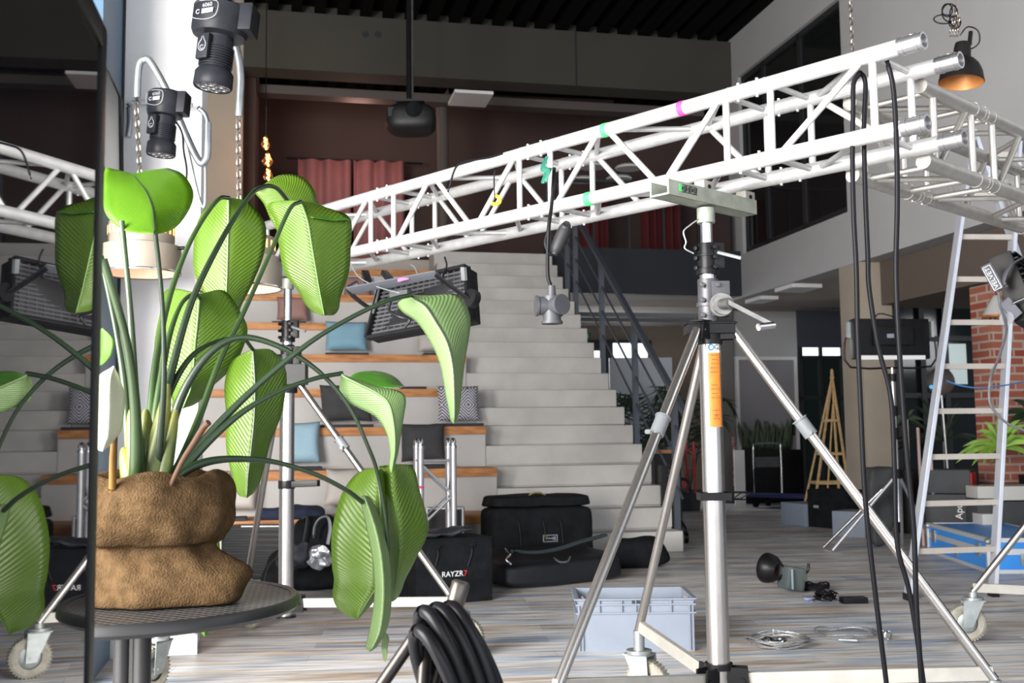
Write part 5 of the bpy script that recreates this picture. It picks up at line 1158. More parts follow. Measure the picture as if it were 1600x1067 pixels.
for i, (x0, y0, x1, y1, w_, dz) in enumerate(((662, 955, 742, 1190, .024, -.045), (682, 950, 760, 1185, .026, -.03), (702, 948, 776, 1190, .027, -.02), (654, 985, 728, 1190, .022, -.06), (676, 968, 748, 1200, .032, -.012), (700, 955, 784, 1180, .030, .0))):
    MB().path(ringpts(x0, y0, x1, y1, w_, dz), .0095, 12, True, sm=4).build('cable_loop', mat('shiny_black_cable', (.009, .009, .011), .34, spec=.16) if i == 0 else bpy.data.materials['shiny_black_cable'], t)
# ------------------------------------------------------------------ lights on the truss and hanging things
K['louv'] = mat('louvre_metal', (.13, .13, .14), .35, .5)
K['fix'] = mat('fixture_grey', (.16, .16, .18), .4, .3)
# flood under the far half of the truss
t = thing('flood_light', 'black louvred flood light panel hanging under the far half of the truss', 'flood light', P(650, 530, 4.35))
A1_, B1_, C1_, D1_ = P(598, 448, 4.55), P(732, 418, 4.2), P(738, 500, 4.25), P(577, 530, 4.5)
nf = (B1_-A1_).cross(D1_-A1_).normalized()
if nf.y > 0: nf = -nf
m = MB(); m.prism([A1_-nf*.0, B1_, C1_, D1_], -nf*.05); m.build('housing', K['black'], t, bevel=.004)
m = MB(); nr = 13; ncl = 15
def bil(u, v): return (A1_.lerp(B1_, u)).lerp(D1_.lerp(C1_, u), v)
for i in range(nr+1):
    v = i/nr; m.path([bil(j/24, v)+nf*.012 for j in range(25)], .0042, 4)
for j in range(ncl+1):
    u = j/ncl; m.bar(bil(u, 0)+nf*.008, bil(u, 1)+nf*.008, .002, .014, up=nf)
m.build('louvre_grid', K['louv'], t)
m = MB()
for (p, q) in ((A1_, B1_), (B1_, C1_), (C1_, D1_), (D1_, A1_)): m.bar(p+nf*.01, q+nf*.01, .014, .03, up=nf)
m.build('frame', K['black'], t, bevel=.003)
for (p, q) in ((A1_, D1_),): MB().bar(p.lerp(q, .0)+nf*.02, p.lerp(q, .55)+nf*.02, .018, .008, up=nf).build('side_clip', K['zinc'], t)
MB().bar(B1_.lerp(C1_, .05)+nf*.03, B1_.lerp(C1_, .3)+nf*.03, .022, .012, up=nf).build('side_clip', K['zinc'], t)
yk = [P(598, 486, 4.55), P(572, 478, 4.5), P(546, 455, 4.42), P(560, 444, 4.4)]
MB().path(yk, .018, 8, sm=3, flat=.35).build('yoke_arm', K['black'], t)
MB().bar(P(546, 454, 4.4), P(685, 428, 4.1), .006, .045, up=(0, -1, .4)).build('yoke_bar', mat('yoke_grey', (.12, .13, .155), .35, .4), t, bevel=.002)
MB().bar(P(680, 429, 4.1), P(735, 470, 4.12), .006, .05, up=(0, -1, .2)).build('yoke_arm', K['black'], t, bevel=.002)
MB().tube(P(733, 465, 4.10), P(742, 468, 4.12), .035, n=18).build('tilt_knob', K['black'], t)
MB().hexa(P(630, 436, 4.19), (.022, -.008, .004), (0, .002, .0), (0, 0, .006)).build('pink_mark', K['pink'], t)
for (x0, y0, x1, y1) in ((600, 425, 612, 440), (570, 425, 575, 440)): MB().bar(P(x0, y0, 4.45), P(x1, y1, 4.4), .03, .02).build('hook_clamp', K['black'], t, bevel=.004)
MB().path([P(545, 405, 4.5), P(560, 432, 4.4), P(590, 448, 4.3), P(625, 458, 4.2)], .0022, 6, sm=5).build('safety_wire', K['zinc'], t)
MB().path([P(640, 412, 4.4), P(648, 418, 4.3), P(652, 428, 4.2)], .0022, 6, sm=4).build('safety_wire', K['zinc'], t)
MB().path([P(695, 402, 4.35), P(698, 415, 4.3), P(693, 428, 4.2), P(690, 445, 4.2)], .004, 6, sm=4).build('power_cord', K['cable'], t)
MB().bar(P(612, 462, 4.35), P(640, 458, 4.3), .03, .03).build('ballast_box', K['greyfab'], t, bevel=.004)
MB().path([P(612, 470, 4.33), P(608, 485, 4.33), P(625, 495, 4.3), P(640, 500, 4.3), P(632, 512, 4.3)], .006, 6, sm=4).build('cord_clip', K['black'], t)
# flood at the right edge
t = thing('flood_light', 'black ribbed panel light with a framed white label hanging at the right edge', 'flood light', P(1580, 505, 5.0))
Yf = 4.9
c = P(1592, 455, Yf); m = MB(); ex = V((.13, .16, -.02)); ez = V((-.045, .02, .15)); en = ex.cross(ez).normalized()
if en.y > 0: en = -en
m.hexa(c+ex*.5, ex, ez, en*.05); m.build('housing', K['black'], t, bevel=.006)
m = MB()
for k in range(12): m.hexa(c+ex*.5+ez*(-.9+k*.165)-V((0, 0, 0))+en*.055, ex*.96, ez*.02, en*.012)
m.build('cooling_fins', K['blackpl'], t)
lp = P(1555, 450, Yf-.16); lu = (P(1541, 417, Yf-.16)-P(1560, 452, Yf-.16)).normalized(); lr = V((lu.z, 0, -lu.x))
MB().hexa(P(1550, 433, Yf-.15), lu*.062, lr*.022, (0, .01, 0)).build('label_plate', K['fix'], t, bevel=.004)
text('VELVET', .030, P(1550, 434, Yf-.168), -lu*-1, -lr, K['whiteink'], t)
m = MB(); q0 = P(1550, 434, Yf-.168)
for s in (-1, 1): m.hexa(q0+lr*.018*s, lu*.055, lr*.0013, (0, .0008, 0)); m.hexa(q0+lu*.055*s, lu*.0013, lr*.018, (0, .0008, 0))
m.build('label_frame', K['whiteink'], t)
MB().path([P(1572, 448, Yf-.15), P(1567, 440, Yf-.15), P(1578, 415, Yf-.15), P(1600, 402, Yf-.1), P(1625, 385, Yf)], .022, 8, sm=2, flat=.25).build('yoke_arm', K['fix'], t)
MB().tube(P(1573, 497, Yf-.14), P(1573, 497, Yf-.10), .030, n=20).build('rear_plate', K['fix'], t)
MB().bar(P(1568, 470, Yf-.14), P(1590, 495, Yf-.14), .055, .008, up=(0, -1, 0)).build('rear_plate', K['fix'], t, bevel=.003)
MB().tube(P(1582, 474, Yf-.15), P(1600, 466, Yf-.15), .006, n=10).build('tilt_lever', K['chrome'], t)
MB().tube(P(1625, 385, Yf), P(1630, 345, 4.9), .01, n=8).build('hook_clamp', K['black'], t)
tag(MB().path([P(1560, 452, 4.72), P(1562, 475, 4.72), P(1570, 500, 4.75), P(1572, 520, 4.8), P(1560, 560, 4.9), P(1548, 590, 5), P(1546, 625, 5), P(1556, 645, 5), P(1575, 662, 5), P(1600, 672, 5), P(1640, 690, 5)], .006, 8, sm=5).build('cable', mat('grey_cable', (.10, .10, .11), .4)), 'grey cable hanging in a bow from the right edge flood light', 'cable')
tag(MB().path([P(1474, 593, 6.62), P(1500, 602, 6.55), P(1530, 606, 6.55), P(1570, 602, 6.6), P(1610, 594, 6.7)], .0045, 6, sm=5).build('cable', mat('blue_cable', (.04, .14, .35), .4)), 'blue cable slung across the ladder rung', 'cable')
# black pendant with copper inside
Yp2 = 6.0; c = P(1502, 128, Yp2); t = thing('pendant_lamp', 'black dome pendant lamp with copper inside and a knot of cable on top, upper right', 'lamp', c)
r = 34/1700*Yp2; ax = V((.02, 0, 1)).normalized(); tl = V((.10, .05, 1)).normalized()
MB().lathe([(r*1.0, -.004), (r*1.03, 0), (r*.99, .02), (r*.93, .06), (r*.78, .10), (r*.55, .13), (r*.40, .14), (r*.38, .20), (r*.33, .23), (.012, .235), (.001, .235)], c, tl, 48).build('shade', mat('matt_black_shade', (.010, .009, .009), .5, spec=.2), t)
MB().lathe([(r*1.0, -.003), (r*.96, .02), (r*.90, .055), (r*.75, .092), (r*.5, .12), (.001, .125)], c, tl, 48).build('copper_inside', mat('copper_lacquer', (.48, .20, .055), .5, .3), t)
MB().tube(c+tl*.22+V((.04, 0, 0)), c+tl*.30+V((.045, 0, 0)), .012, n=10).build('side_socket', K['black'], t)
MB().path([P(1500, 55, Yp2)+V((0, 0, 0)), P(1512, 42, Yp2), P(1528, 48, Yp2), P(1530, 66, Yp2), P(1518, 76, Yp2), P(1508, 72, Yp2)], .004, 6, sm=5).build('cord', K['cable'], t)
for k, (x, y, rx, ry) in enumerate(((1484, 20, 12, 14), (1475, 30, 16, 7), (1490, 25, 6, 16), (1492, 35, 9, 10), (1480, 16, 8, 10))):
    MB().path([P(x+math.cos(2*PI*j/12)*rx, y+math.sin(2*PI*j/12)*ry, Yp2+.02*math.sin(j+k)) for j in range(12)], .0038, 6, True, sm=3).build('cord_loop', K['cable'], t)
for k in range(4): chain(t, P(1484+k*4, 56, Yp2+.01*k), P(1494+k*2, 10+k*6, Yp2), .0028, .03)
MB().tube(P(1493, 10, Yp2), V((P(1493, 10, Yp2).x, Yp2, 6.76)), .003, n=6).build('suspension_wire', K['link'], t)
t = thing('hanging_chain', 'thin steel chain coming down from the roof to the truss end', 'chain', P(1332, 75, 6.2)); q = P(1332, 78, 6.2); chain(t, q, V((q.x-.01, q.y, 6.76)), .004, .05)
# white dome lamp in front of the bricks
c = P(1558, 496, 10.2); t = thing('pendant_lamp', 'pale grey cone pendant lamp in front of the brick pier', 'lamp', c); r = .134
MB().lathe([(r, 0), (r*1.02, .008), (r*.85, .06), (r*.45, .15), (r*.3, .19), (.02, .21), (.001, .21)], c, Z3, 40).build('shade', mat('pale_grey_shade', (.55, .54, .53), .5), t)
MB().lathe([(r*1.0, -.003), (r*1.03, .003), (r*1.01, .02)], c, Z3, 40).build('copper_rim', mat('copper_rim', (.55, .22, .06), .4, .5), t)
MB().lathe([(r*.98, .002), (r*.4, .14), (.001, .15)], c, Z3, 30).build('inner_shade', K['ply'], t); MB().tube(c+Z3*.2, V((c.x, c.y, 2.425)), .004, n=6).build('cord', K['cable'], t)
# projector
Yj = 11.5; c = P(642, 188, Yj); t = thing('projector', 'dark ceiling projector on a long pole above the middle of the truss', 'projector', P(642, 212, Yj))
soft(c, (.27, .0, 0), (0, .22, 0), (0, 0, .165), 14, 3.2).build('housing', mat('projector_black', (.012, .012, .013), .5), t)
MB().tube(c+V((.05, -.20, .05)), c+V((.05, -.24, .05)), .085, n=24).build('lens', K['glassd'], t)
MB().hexa(c+V((-.17, -.185, .04)), (.055, 0, 0), (0, .01, 0), (0, 0, .05)).build('vent', K['anth'], t)
MB().hexa(c+Z3*.19, (.15, 0, 0), (0, .12, 0), (0, 0, .012)).build('mount_plate', K['anth'], t)
for dx, rr in ((-.02, .028), (.02, .012)): MB().tube(c+V((dx, 0, .18)), V((c.x+dx, c.y, 6.62)), rr, n=12).build('pole', K['black'] if dx < 0 else K['greyfab'], t)
# filament bulbs at the left of the gallery
vb_ = 4.4
t = thing('bulb_string', 'string of glowing amber filament bulbs beside the dark column', 'lamp', PV(416, 290, vb_))
for (x, y, rr) in ((415, 226, .055), (418, 252, .07), (419, 275, .06)):
    c = PV(x, y, vb_); MB().lathe([(.001, .11), (.02, .10), (.03, .06), (rr, .0), (rr*.6, -.05), (.001, -.07)], c, Z3, 20).build('glass_bulb', mat('amber_bulb_glass', (1, .55, .2), .05, trans=.9, alpha=.35) if 'amber_bulb_glass' not in bpy.data.materials else bpy.data.materials['amber_bulb_glass'], t)
    MB().path([c+V((.012*math.sin(k*1.6), .01*math.cos(k*1.6), -.05+.012*k)) for k in range(12)], .006, 6).build('filament', K['amber'], t)
MB().tube(PV(415, 215, vb_), V((PV(415, 215, vb_).x, PV(415, 215, vb_).y, 6.76)), .006, n=6).build('cord', K['cable'], t)
l = bpy.data.lights.new('filament_glow', 'POINT'); l.energy = 7; l.color = (1, .38, .12); l.shadow_soft_size = .06; lo = bpy.data.objects.new('filament_glow', l); COL.objects.link(lo); lo.location = PV(425, 240, vb_)
l = bpy.data.lights.new('gallery_lamp_glow', 'POINT'); l.energy = 26; l.color = (1, .55, .45); l.shadow_soft_size = .2; lo = bpy.data.objects.new('gallery_lamp_glow', l); COL.objects.link(lo); lo.location = PV(560, 190, 6.8)
# curtains
def curtain(x0, x1, y0, z1, v, m, label, folds=7, rod=True):
    a = loc_uv(PV(x0, y0, v))[0]; b = loc_uv(PV(x1, y0, v))[0]; zt_ = PV(x0, y0, v).z; t = thing('curtain', label, 'curtain', B((a+b)/2, v, z1))
    n = folds*12; rows = [[B(a+(b-a)*i/n, v+.05*math.sin(2*PI*folds*i/n)+(.01*math.sin(i*.9) if z < zt_ else 0), z) for i in range(n+1)] for z in (zt_-.02, zt_-.5, z1)]
    MB().grid(rows).build('cloth', m, t, ang=90, solid=.006)
    if rod: MB().tube(B(a-.25, v, zt_-.06), B(b+.3, v, zt_-.06), .018, n=10).build('curtain_rod', K['black'], t)
    return t
K['pinkc'] = mat('dusky_pink_curtain', (.30, .125, .125), .9, var=.05, scale=4); K['redc'] = mat('dark_red_curtain', (.10, .012, .014), .9)
curtain(466, 549, 246, 3.45, 8.0, K['pinkc'], 'left dusky pink curtain hanging in the upper gallery', 3, False); curtain(553, 632, 248, 3.45, 8.0, K['pinkc'], 'right dusky pink curtain hanging in the upper gallery', 3, False)
q0_, q1_ = PV(448, 247, 8.06), PV(660, 252, 8.06); tag(MB().tube(q0_, V((q1_.x, q1_.y, q0_.z)), .018, n=10).build('curtain_rod', K['black']), 'black curtain rod across both pink gallery curtains', 'curtain rod')
curtain(905, 950, 300, 3.5, 7.6, K['redc'], 'narrow dark red curtain behind the gallery railing, left', 3, False); curtain(1000, 1062, 300, 3.5, 7.6, K['redc'], 'dark red curtain behind the gallery railing beside the near stand head', 5, False)
for x, y, lb in ((926, 262, 'upper left'), (982, 264, 'upper right'), (911, 283, 'lower left'), (967, 281, 'lower right')):
    c = PV(x, y, 6.6 if y < 270 else 7.4); t = thing('pendant_lamp', 'white disc pendant lamp in the dark gallery, %s of four' % lb, 'lamp', c, 'white disc lamps in the gallery')
    MB().lathe([(.001, .0), (.20, .0), (.21, .02), (.18, .05), (.02, .08), (.001, .08)], c, Z3, 32).build('shade', K['white'], t); MB().tube(c+Z3*.08, c+Z3*(6.6-c.z), .004, n=5).build('cord', K['black'], t)
# ceiling fittings under the gallery
for x0, x1, y, lb in ((1222, 1272, 452, 'pale rectangular ceiling light under the office floor left of the beige column'), (1175, 1205, 470, 'small pale ceiling light under the office floor beside the near winch')):
    c = G((x0+x1)/2, y, 2.86); w_ = (x1-x0)/3400*c.y; tag(MB().hexa(V((c.x, c.y, 2.875)), BU*w_, BV*.25, Z3*.024).build('ceiling_light', K['white']), lb, 'ceiling light')
t = tag(MB().bb(.25, 2.8, 5.6, 5.75, 2.70, 2.76).bb(.25, 2.8, 6.6, 6.66, 2.74, 2.80).build('cable_tray', mat('dull_tray_metal', (.16, .165, .17), .8)), 'grey perforated cable tray under the gallery soffit', 'cable tray')
# ------------------------------------------------------------------ LED panel on its stand under the office
Yl = 9.45; t = thing('led_panel_light', 'black LED panel light on a silver tripod stand in front of the beige column', 'flood light', fl(P(1393, 860, Yl)))
c = P(1390, 530, Yl); m = MB(); m.hexa(c, (.345, .05, 0), (0, .06, 0), (0, 0, .175)); m.build('panel', K['black'], t, bevel=.01)
MB().hexa(c+V((0, -.07, -.165)), (.29, .04, 0), (0, .01, 0), (0, 0, .018)).build('white_edge', K['white'], t)
MB().hexa(c+V((.0, -.075, .02)), (.18, .02, 0), (0, .03, 0), (0, 0, .08)).build('driver_box', K['blackpl'], t, bevel=.01)
MB().hexa(c+V((-.03, -.11, .02)), (.03, .0, 0), (0, .004, 0), (0, 0, .018)).build('display', K['crate'], t)
m = MB(); w_ = .38
m.path([c+V((-w_, 0, .02)), c+V((-w_-.02, 0, -.1)), c+V((-w_+.03, 0, -.24)), c+V((0, 0, -.25)), c+V((w_-.03, 0, -.24)), c+V((w_+.02, 0, -.1)), c+V((w_, 0, .02))], .009, 8, sm=2); m.build('yoke', K['black'], t)
for s in (-1, 1): MB().hexa(c+V((s*.36, -.02, .08)), (.012, 0, 0), (0, .03, 0), (0, 0, .07)).build('side_clip', K['zinc'], t)
MB().path([c+V((-.15, -.05, .17)), c+V((-.1, -.05, .22)), c+V((0, -.05, .20)), c+V((.05, -.05, .17))], .006, 6, sm=4).build('cord', K['cable'], t)
pz = c.z-.25; x_, y_ = c.x+.01, c.y
for (z0_, z1_, rr, m_) in ((pz-.65, pz, .014, K['chrome']), (.25, pz-.35, .020, K['alu']), (pz-.12, pz-.05, .035, K['black']), (pz-.42, pz-.33, .035, K['black']), (pz-.62, pz-.52, .035, K['black']), (.62, .70, .04, K['black'])): MB().tube((x_, y_, z0_), (x_, y_, z1_), rr, n=12).build('pole' if m_ is not K['black'] else 'collar', m_, t)
for q, m_ in ((fl(G(1287, 857)), K['chrome']), (fl(G(1301, 862)), K['alu']), (V((x_+.45, y_+.45, 0)), K['alu']), (V((x_+.2, y_+.5, 0)), K['alu'])): MB().tube((x_-.03 if q.x < x_ else x_+.03, y_, .62), q+Z3*.012, .014, n=10).build('leg', m_, t)
tag(soft(fl(P(1376, 820, 9.9))+Z3*.36, (.075, .03, .0), (0, .07, 0), (.02, 0, .34), 12, 9, .03, 7, -1.2).build('folded_softbox', K['greyfab'], ang=80), 'dark grey folded softbox leaning at the beige column behind the tripod', 'softbox')
# ------------------------------------------------------------------ boxes in the rear room
def bx_(x0, x1, yb, yt, depth, m, name, label, cat_, bev=.01, dy=0):
    a, b = G(x0, yb), G(x1, yb+dy); a, b = fl(a), fl(b); d = b-a; n_ = V((-d.y, d.x, 0)).normalized(); h = H-(yt-proj(a+Z3*H)[1])*a.y/1700-0; h = P(x0, yt, a.y).z
    c = (a+b)/2+n_*depth/2+Z3*h/2; o = MB().hexa(c, d/2, n_*depth/2, Z3*h/2).build(name, m, bevel=bev); tag(o, label, cat_); return o, c, d.normalized(), n_, d.length/2, h
K['crate2'] = mat('blue_grey_crate', (.20, .235, .30), .5)
bx_(1221, 1257, 818, 784, .45, K['crate2'], 'plastic_crate', 'closed blue-grey crate left of the small black bag in the rear', 'crate', dy=5)
bx_(1301, 1352, 838, 798, .35, K['crate'], 'plastic_crate', 'grey crate right of the small black bag behind the tripod legs', 'crate', dy=3)
o, c, d, n_, w_, h_ = bx_(1263, 1325, 823, 764, .35, K['blackfab'], 'small_bag', 'small black box bag with a pale label between two grey crates', 'bag', dy=5)
q = MB().hexa(c-n_*.177-d*w_*.55+Z3*(.02), d*.035, n_*.002, Z3*.014).build('label', K['inkg'], None); q.parent = o; q.location = q.location-o.location
# blue trolley
t = thing('platform_trolley', 'blue platform trolley with a chrome push handle in the rear', 'trolley', fl(G(1210, 790)))
a, b = G(1166, 793), G(1262, 797); d = (b-a); n_ = V((-d.y, d.x, 0)).normalized(); w_ = d.length/2; d.normalize(); c = (a+b)/2+n_*.22
MB().hexa(c+Z3*.17, d*w_, n_*.22, Z3*.022).build('deck', mat('navy_blue_deck', (.015, .022, .10), .5), t, bevel=.008)
for s in (-1, 1):
    for k in (-1, 1): q = c+d*s*w_*.75+n_*k*.16+Z3*.065; MB().tube(q-d*.02, q+d*.02, .06, n=16).build('wheel', K['black'], t)
ha, hb_ = P(1179, 770, c.y-.2), P(1222, 770, c.y-.2); zt_ = P(1200, 693, c.y-.2).z; MB().path([ha, V((ha.x, ha.y, zt_-.08)), V((ha.x+.05, ha.y, zt_)), V((hb_.x-.05, hb_.y, zt_)), V((hb_.x, hb_.y, zt_-.08)), hb_], .014, 8, sm=2).build('push_handle', K['chrome'], t)
MB().hexa((ha+hb_)/2+Z3*.42, (.16, 0, 0), (0, .008, 0), (0, 0, .07)).build('back_plate', K['greyfab'], t)
# planters
K['gdark'] = mat('dark_foliage', (.018, .035, .014), .6, var=.3, scale=4); K['gmid'] = mat('snake_plant_leaf', (.03, .055, .02), .5, var=.3, scale=6); K['gbr'] = mat('bright_green_leaf', (.22, .38, .05), .5, var=.3, scale=6)
def blade(m, base, tip, w_, bend=(0, 0, 0), n=6):
    base, tip = V(base), V(tip); d = tip-base; s_ = d.cross(V((0, 1, 0))); s_ = s_.normalized() if s_.length > 1e-4 else V((1, 0, 0)); vs = []; fs = []
    for i in range(n+1):
        t_ = i/n; p = base+d*t_+V(bend)*math.sin(PI*t_)*.6+V(bend)*0; ww = w_*(math.sin(PI*min(1, .12+t_*.9))**.7) if i < n else 0.0005
        vs += [p-s_*ww+V((0, -.15*ww, 0)), p+V((0, .25*ww, 0)), p+s_*ww+V((0, -.15*ww, 0))]
    for i in range(n): k = i*3; fs += [(k, k+1, k+4, k+3), (k+1, k+2, k+5, k+4)]
    m.add(vs, fs)
def tuft(parent, c, n, h, spread, w_, m_, seed, arch=0.0, name='leaf_blade'):
    rg = random.Random(seed)
    for i in range(n):
        an = rg.random()*2*PI; rr = spread*(.4+.6*rg.random()); hh = h*(.6+.4*rg.random()); base = c+V((math.cos(an)*rr*.15, math.sin(an)*rr*.15, 0))
        tip = c+V((math.cos(an)*rr, math.sin(an)*rr, hh)); m = MB(); blade(m, base, tip, w_*(.7+.5*rg.random()), (0, 0, arch*hh)); m.build(name, m_, parent, solid=.002)
vp = 6.15
a0_, _ = vb(1164, 770, vp); a1_, zp = vb(1251, 702, vp)
t = thing('planter', 'long black planter full of snake plants in front of the grey door', 'planter', B((a0_+a1_)/2, vp, 0)); MB().bb(a0_, a1_, vp, vp+.4, 0, zp).build('trough', K['black'], t, bevel=.01)
for k in range(9): tuft(t, B(a0_+.1+(a1_-a0_-.2)*k/8, vp+.2, zp), 6, .48, .13, .022, K['gmid'], 60+k)
a0_, _ = vb(1149, 770, vp-.1); a1_, zp2 = vb(1163, 703, vp-.1); tag(MB().bb(a0_, a1_, vp-.1, vp-.07, 0, zp2).build('leaning_board', K['white']), 'narrow white board beside the black planter', 'board')
a0_, zr1 = vb(1144, 683, 6.35); a1_, zr0 = vb(1151, 770, 6.35); tag(MB().bb(a0_, a1_, 6.36, 6.38, zr0+.1, zr1).build('poster_strip', mat('red_white_print', (.35, .03, .04), .6, c2=(.55, .5, .5), scale=14)), 'narrow red and white poster strip beside the grey pillar', 'poster')
# wooden obelisk trellis
c = fl(P(1292, 800, 13.2)); ap = P(1300, 586, 13.2); zb_ = P(1292, 766, 13.2).z; t = thing('plant_trellis', 'pale wooden obelisk trellis in front of the dark glazing', 'trellis', V((c.x, c.y, 0)))
hw = .24; cs = [V((c.x+sx*hw, c.y+sy*hw, 0)) for sx, sy in ((-1, -1), (1, -1), (1, 1), (-1, 1))]; cs2 = [V((c.x+sx*hw*.35, c.y-hw, 0)) for sx in (-1, 1)]
for q in cs: MB().bar(q, ap+V((0, 0, -.03)), .022, .022).build('leg', K['ply'], t)
for q in cs2: MB().bar(q, ap+V((0, 0, -.35)), .016, .016).build('lath', K['ply'], t)
for f_ in (.25, .45, .68):
    for i in range(4): MB().bar(cs[i].lerp(ap, f_), cs[(i+1) % 4].lerp(ap, f_), .018, .03).build('cross_slat', K['ply'], t)
MB().lathe([(.001, .08), (.018, .06), (.02, 0), (.03, -.04)], ap, Z3, 12).build('finial', K['ply'], t)
# white board, exit sign, hand truck, palms right of the stairs
a = P(953, 640, 15.7); b = P(1052, 640, 15.7); zt_ = P(1000, 559, 15.7).z; tag(MB().hexa(V(((a.x+b.x)/2, 15.7, zt_/2)), ((b.x-a.x)/2, .02, 0), (0, .02, 0), (0, 0, zt_/2)).build('whiteboard', mat('white_board_surface', (.50, .53, .58), .4), bevel=.01), 'large pale whiteboard standing behind the stair railing', 'whiteboard')
c = PV(918, 525, 8.6); t = thing('exit_sign', 'green emergency exit sign with a white arrow above the window by the stairs', 'sign', c-Z3*.06); MB().hexa(c, BU*.055, BV*.01, Z3*.055).build('sign_box', mat('exit_green', (.01, .16, .07), .5), t)
MB().hexa(c-BV*.012+Z3*.01, BU*.007, BV*.001, Z3*.03).prism([c-BV*.013-BU*.028-Z3*.01, c-BV*.013+BU*.028-Z3*.01, c-BV*.013-Z3*.04], BV*.001).build('arrow', K['whiteink'], t)
def palm(c, h, sp, n, seed, label, m_, ll=.32):
    rg = random.Random(seed); t = thing('palm', label, 'palm', fl(c)); c = fl(c); MB().lathe([(.001, 0), (.13, 0), (.16, .28), (.14, .28), (.001, .25)], c, Z3, 20).build('pot', K['greyfab'], t)
    for i in range(n):
        an = 2*PI*i/n+rg.random()*.5; hh = h*(.6+.5*rg.random()); r_ = sp*(.6+.5*rg.random()); q = [c+V((math.cos(an)*r_*s, math.sin(an)*r_*s, .25+hh*(math.sin(s*2.1))*1.1)) for s in (0, .15, .35, .55, .75, .9, 1.0)]
        m = MB(); m.path(q, .005, 5, sm=2); qq = cat([tuple(p) for p in q], 3)
        for k in range(5, len(qq)-1):
            p = V(qq[k]); d = (V(qq[k+1])-p).normalized(); s_ = d.cross(Z3).normalized()
            for sg in (-1, 1): blade(m, p, p+(s_*sg*.8+d*.7-Z3*.35).normalized()*ll*(.6+.4*math.sin(k/len(qq)*PI)), .009, n=2)
        m.build('frond', m_, t)
    return t
palm(P(1008, 770, 12.9), 1.1, .5, 11, 5, 'dark feathery palm behind the railing at the foot of the stairs', K['gdark'])
palm(P(1078, 770, 14.9), 1.25, .6, 11, 8, 'dark feathery palm half hidden behind the near stand pole', K['gdark'])
t = thing('hand_truck', 'red hand truck with a black-tyred wheel behind the near stand legs', 'hand truck', fl(P(1067, 775, 13)))
cw = P(1067, 757, 13.0); MB().lathe([(.03, -.03), (.08, -.035), (.085, 0), (.08, .035), (.03, .03)], cw, (0, 1, 0), 24).build('tyre', K['black'], t); MB().lathe([(.001, -.04), (.045, -.038), (.05, .038), (.001, .04)], cw, (0, 1, 0), 18).build('wheel_hub', mat('red_paint', (.45, .02, .02), .5), t)
for x in (1074, 1086): MB().tube(P(x, 770, 13), P(x-2, 690, 13), .014, n=8).build('frame_tube', bpy.data.materials['red_paint'], t)
for y in (705, 735): MB().tube(P(1074, y, 13), P(1086, y, 13), .010, n=8).build('cross_tube', bpy.data.materials['red_paint'], t)
a, b = fl(P(1024, 790, 12.0)), fl(P(1066, 790, 12.0)); zt_ = P(1040, 704, 12.0).z; t = thing('side_table', 'small black cabinet with orange wooden top behind the stair railing', 'table', (a+b)/2)
c = (a+b)/2+V((0, .2, 0)); MB().hexa(c+Z3*(zt_/2-.02), ((b.x-a.x)/2, 0, 0), (0, .2, 0), (0, 0, zt_/2-.02)).build('body', K['black'], t); MB().hexa(c+Z3*(zt_-.01), ((b.x-a.x)/2+.03, 0, 0), (0, .22, 0), (0, 0, .018)).build('top', K['wood'], t)
t = thing('equipment_rack', 'black perforated post on casters beside the lowest stair', 'rack', fl(G(1050, 850))); q = fl(P(1046, 850, 9.9)); MB().hexa(q+V((0, .2, .40)), (.05, 0, 0), (0, .12, 0), (0, 0, .34)).build('post', K['black'], t)
m = MB()
for k in range(6): m.tube(q+V((.02, .075, .15+k*.1)), q+V((.02, .07, .15+k*.1)), .014, n=10)
m.build('post_holes', K['greyfab'], t); MB().bar(q+V((0, .2, .5)), G(1072, 842)+Z3*.1, .02, .02).build('strut', K['black'], t); qc = G(1072, 848)+Z3*.05
MB().tube(qc+V((-.02, .0, 0)), qc+V((.02, 0, 0)), .05, n=20).build('caster_wheel', K['black'], t); MB().tube(qc+V((-.022, .0, 0)), qc+V((.022, 0, 0)), .022, n=14).build('wheel_hub', K['zinc'], t); MB().bar(q+V((0, .2, .07)), qc+Z3*.06, .03, .02).build('foot', K['black'], t)
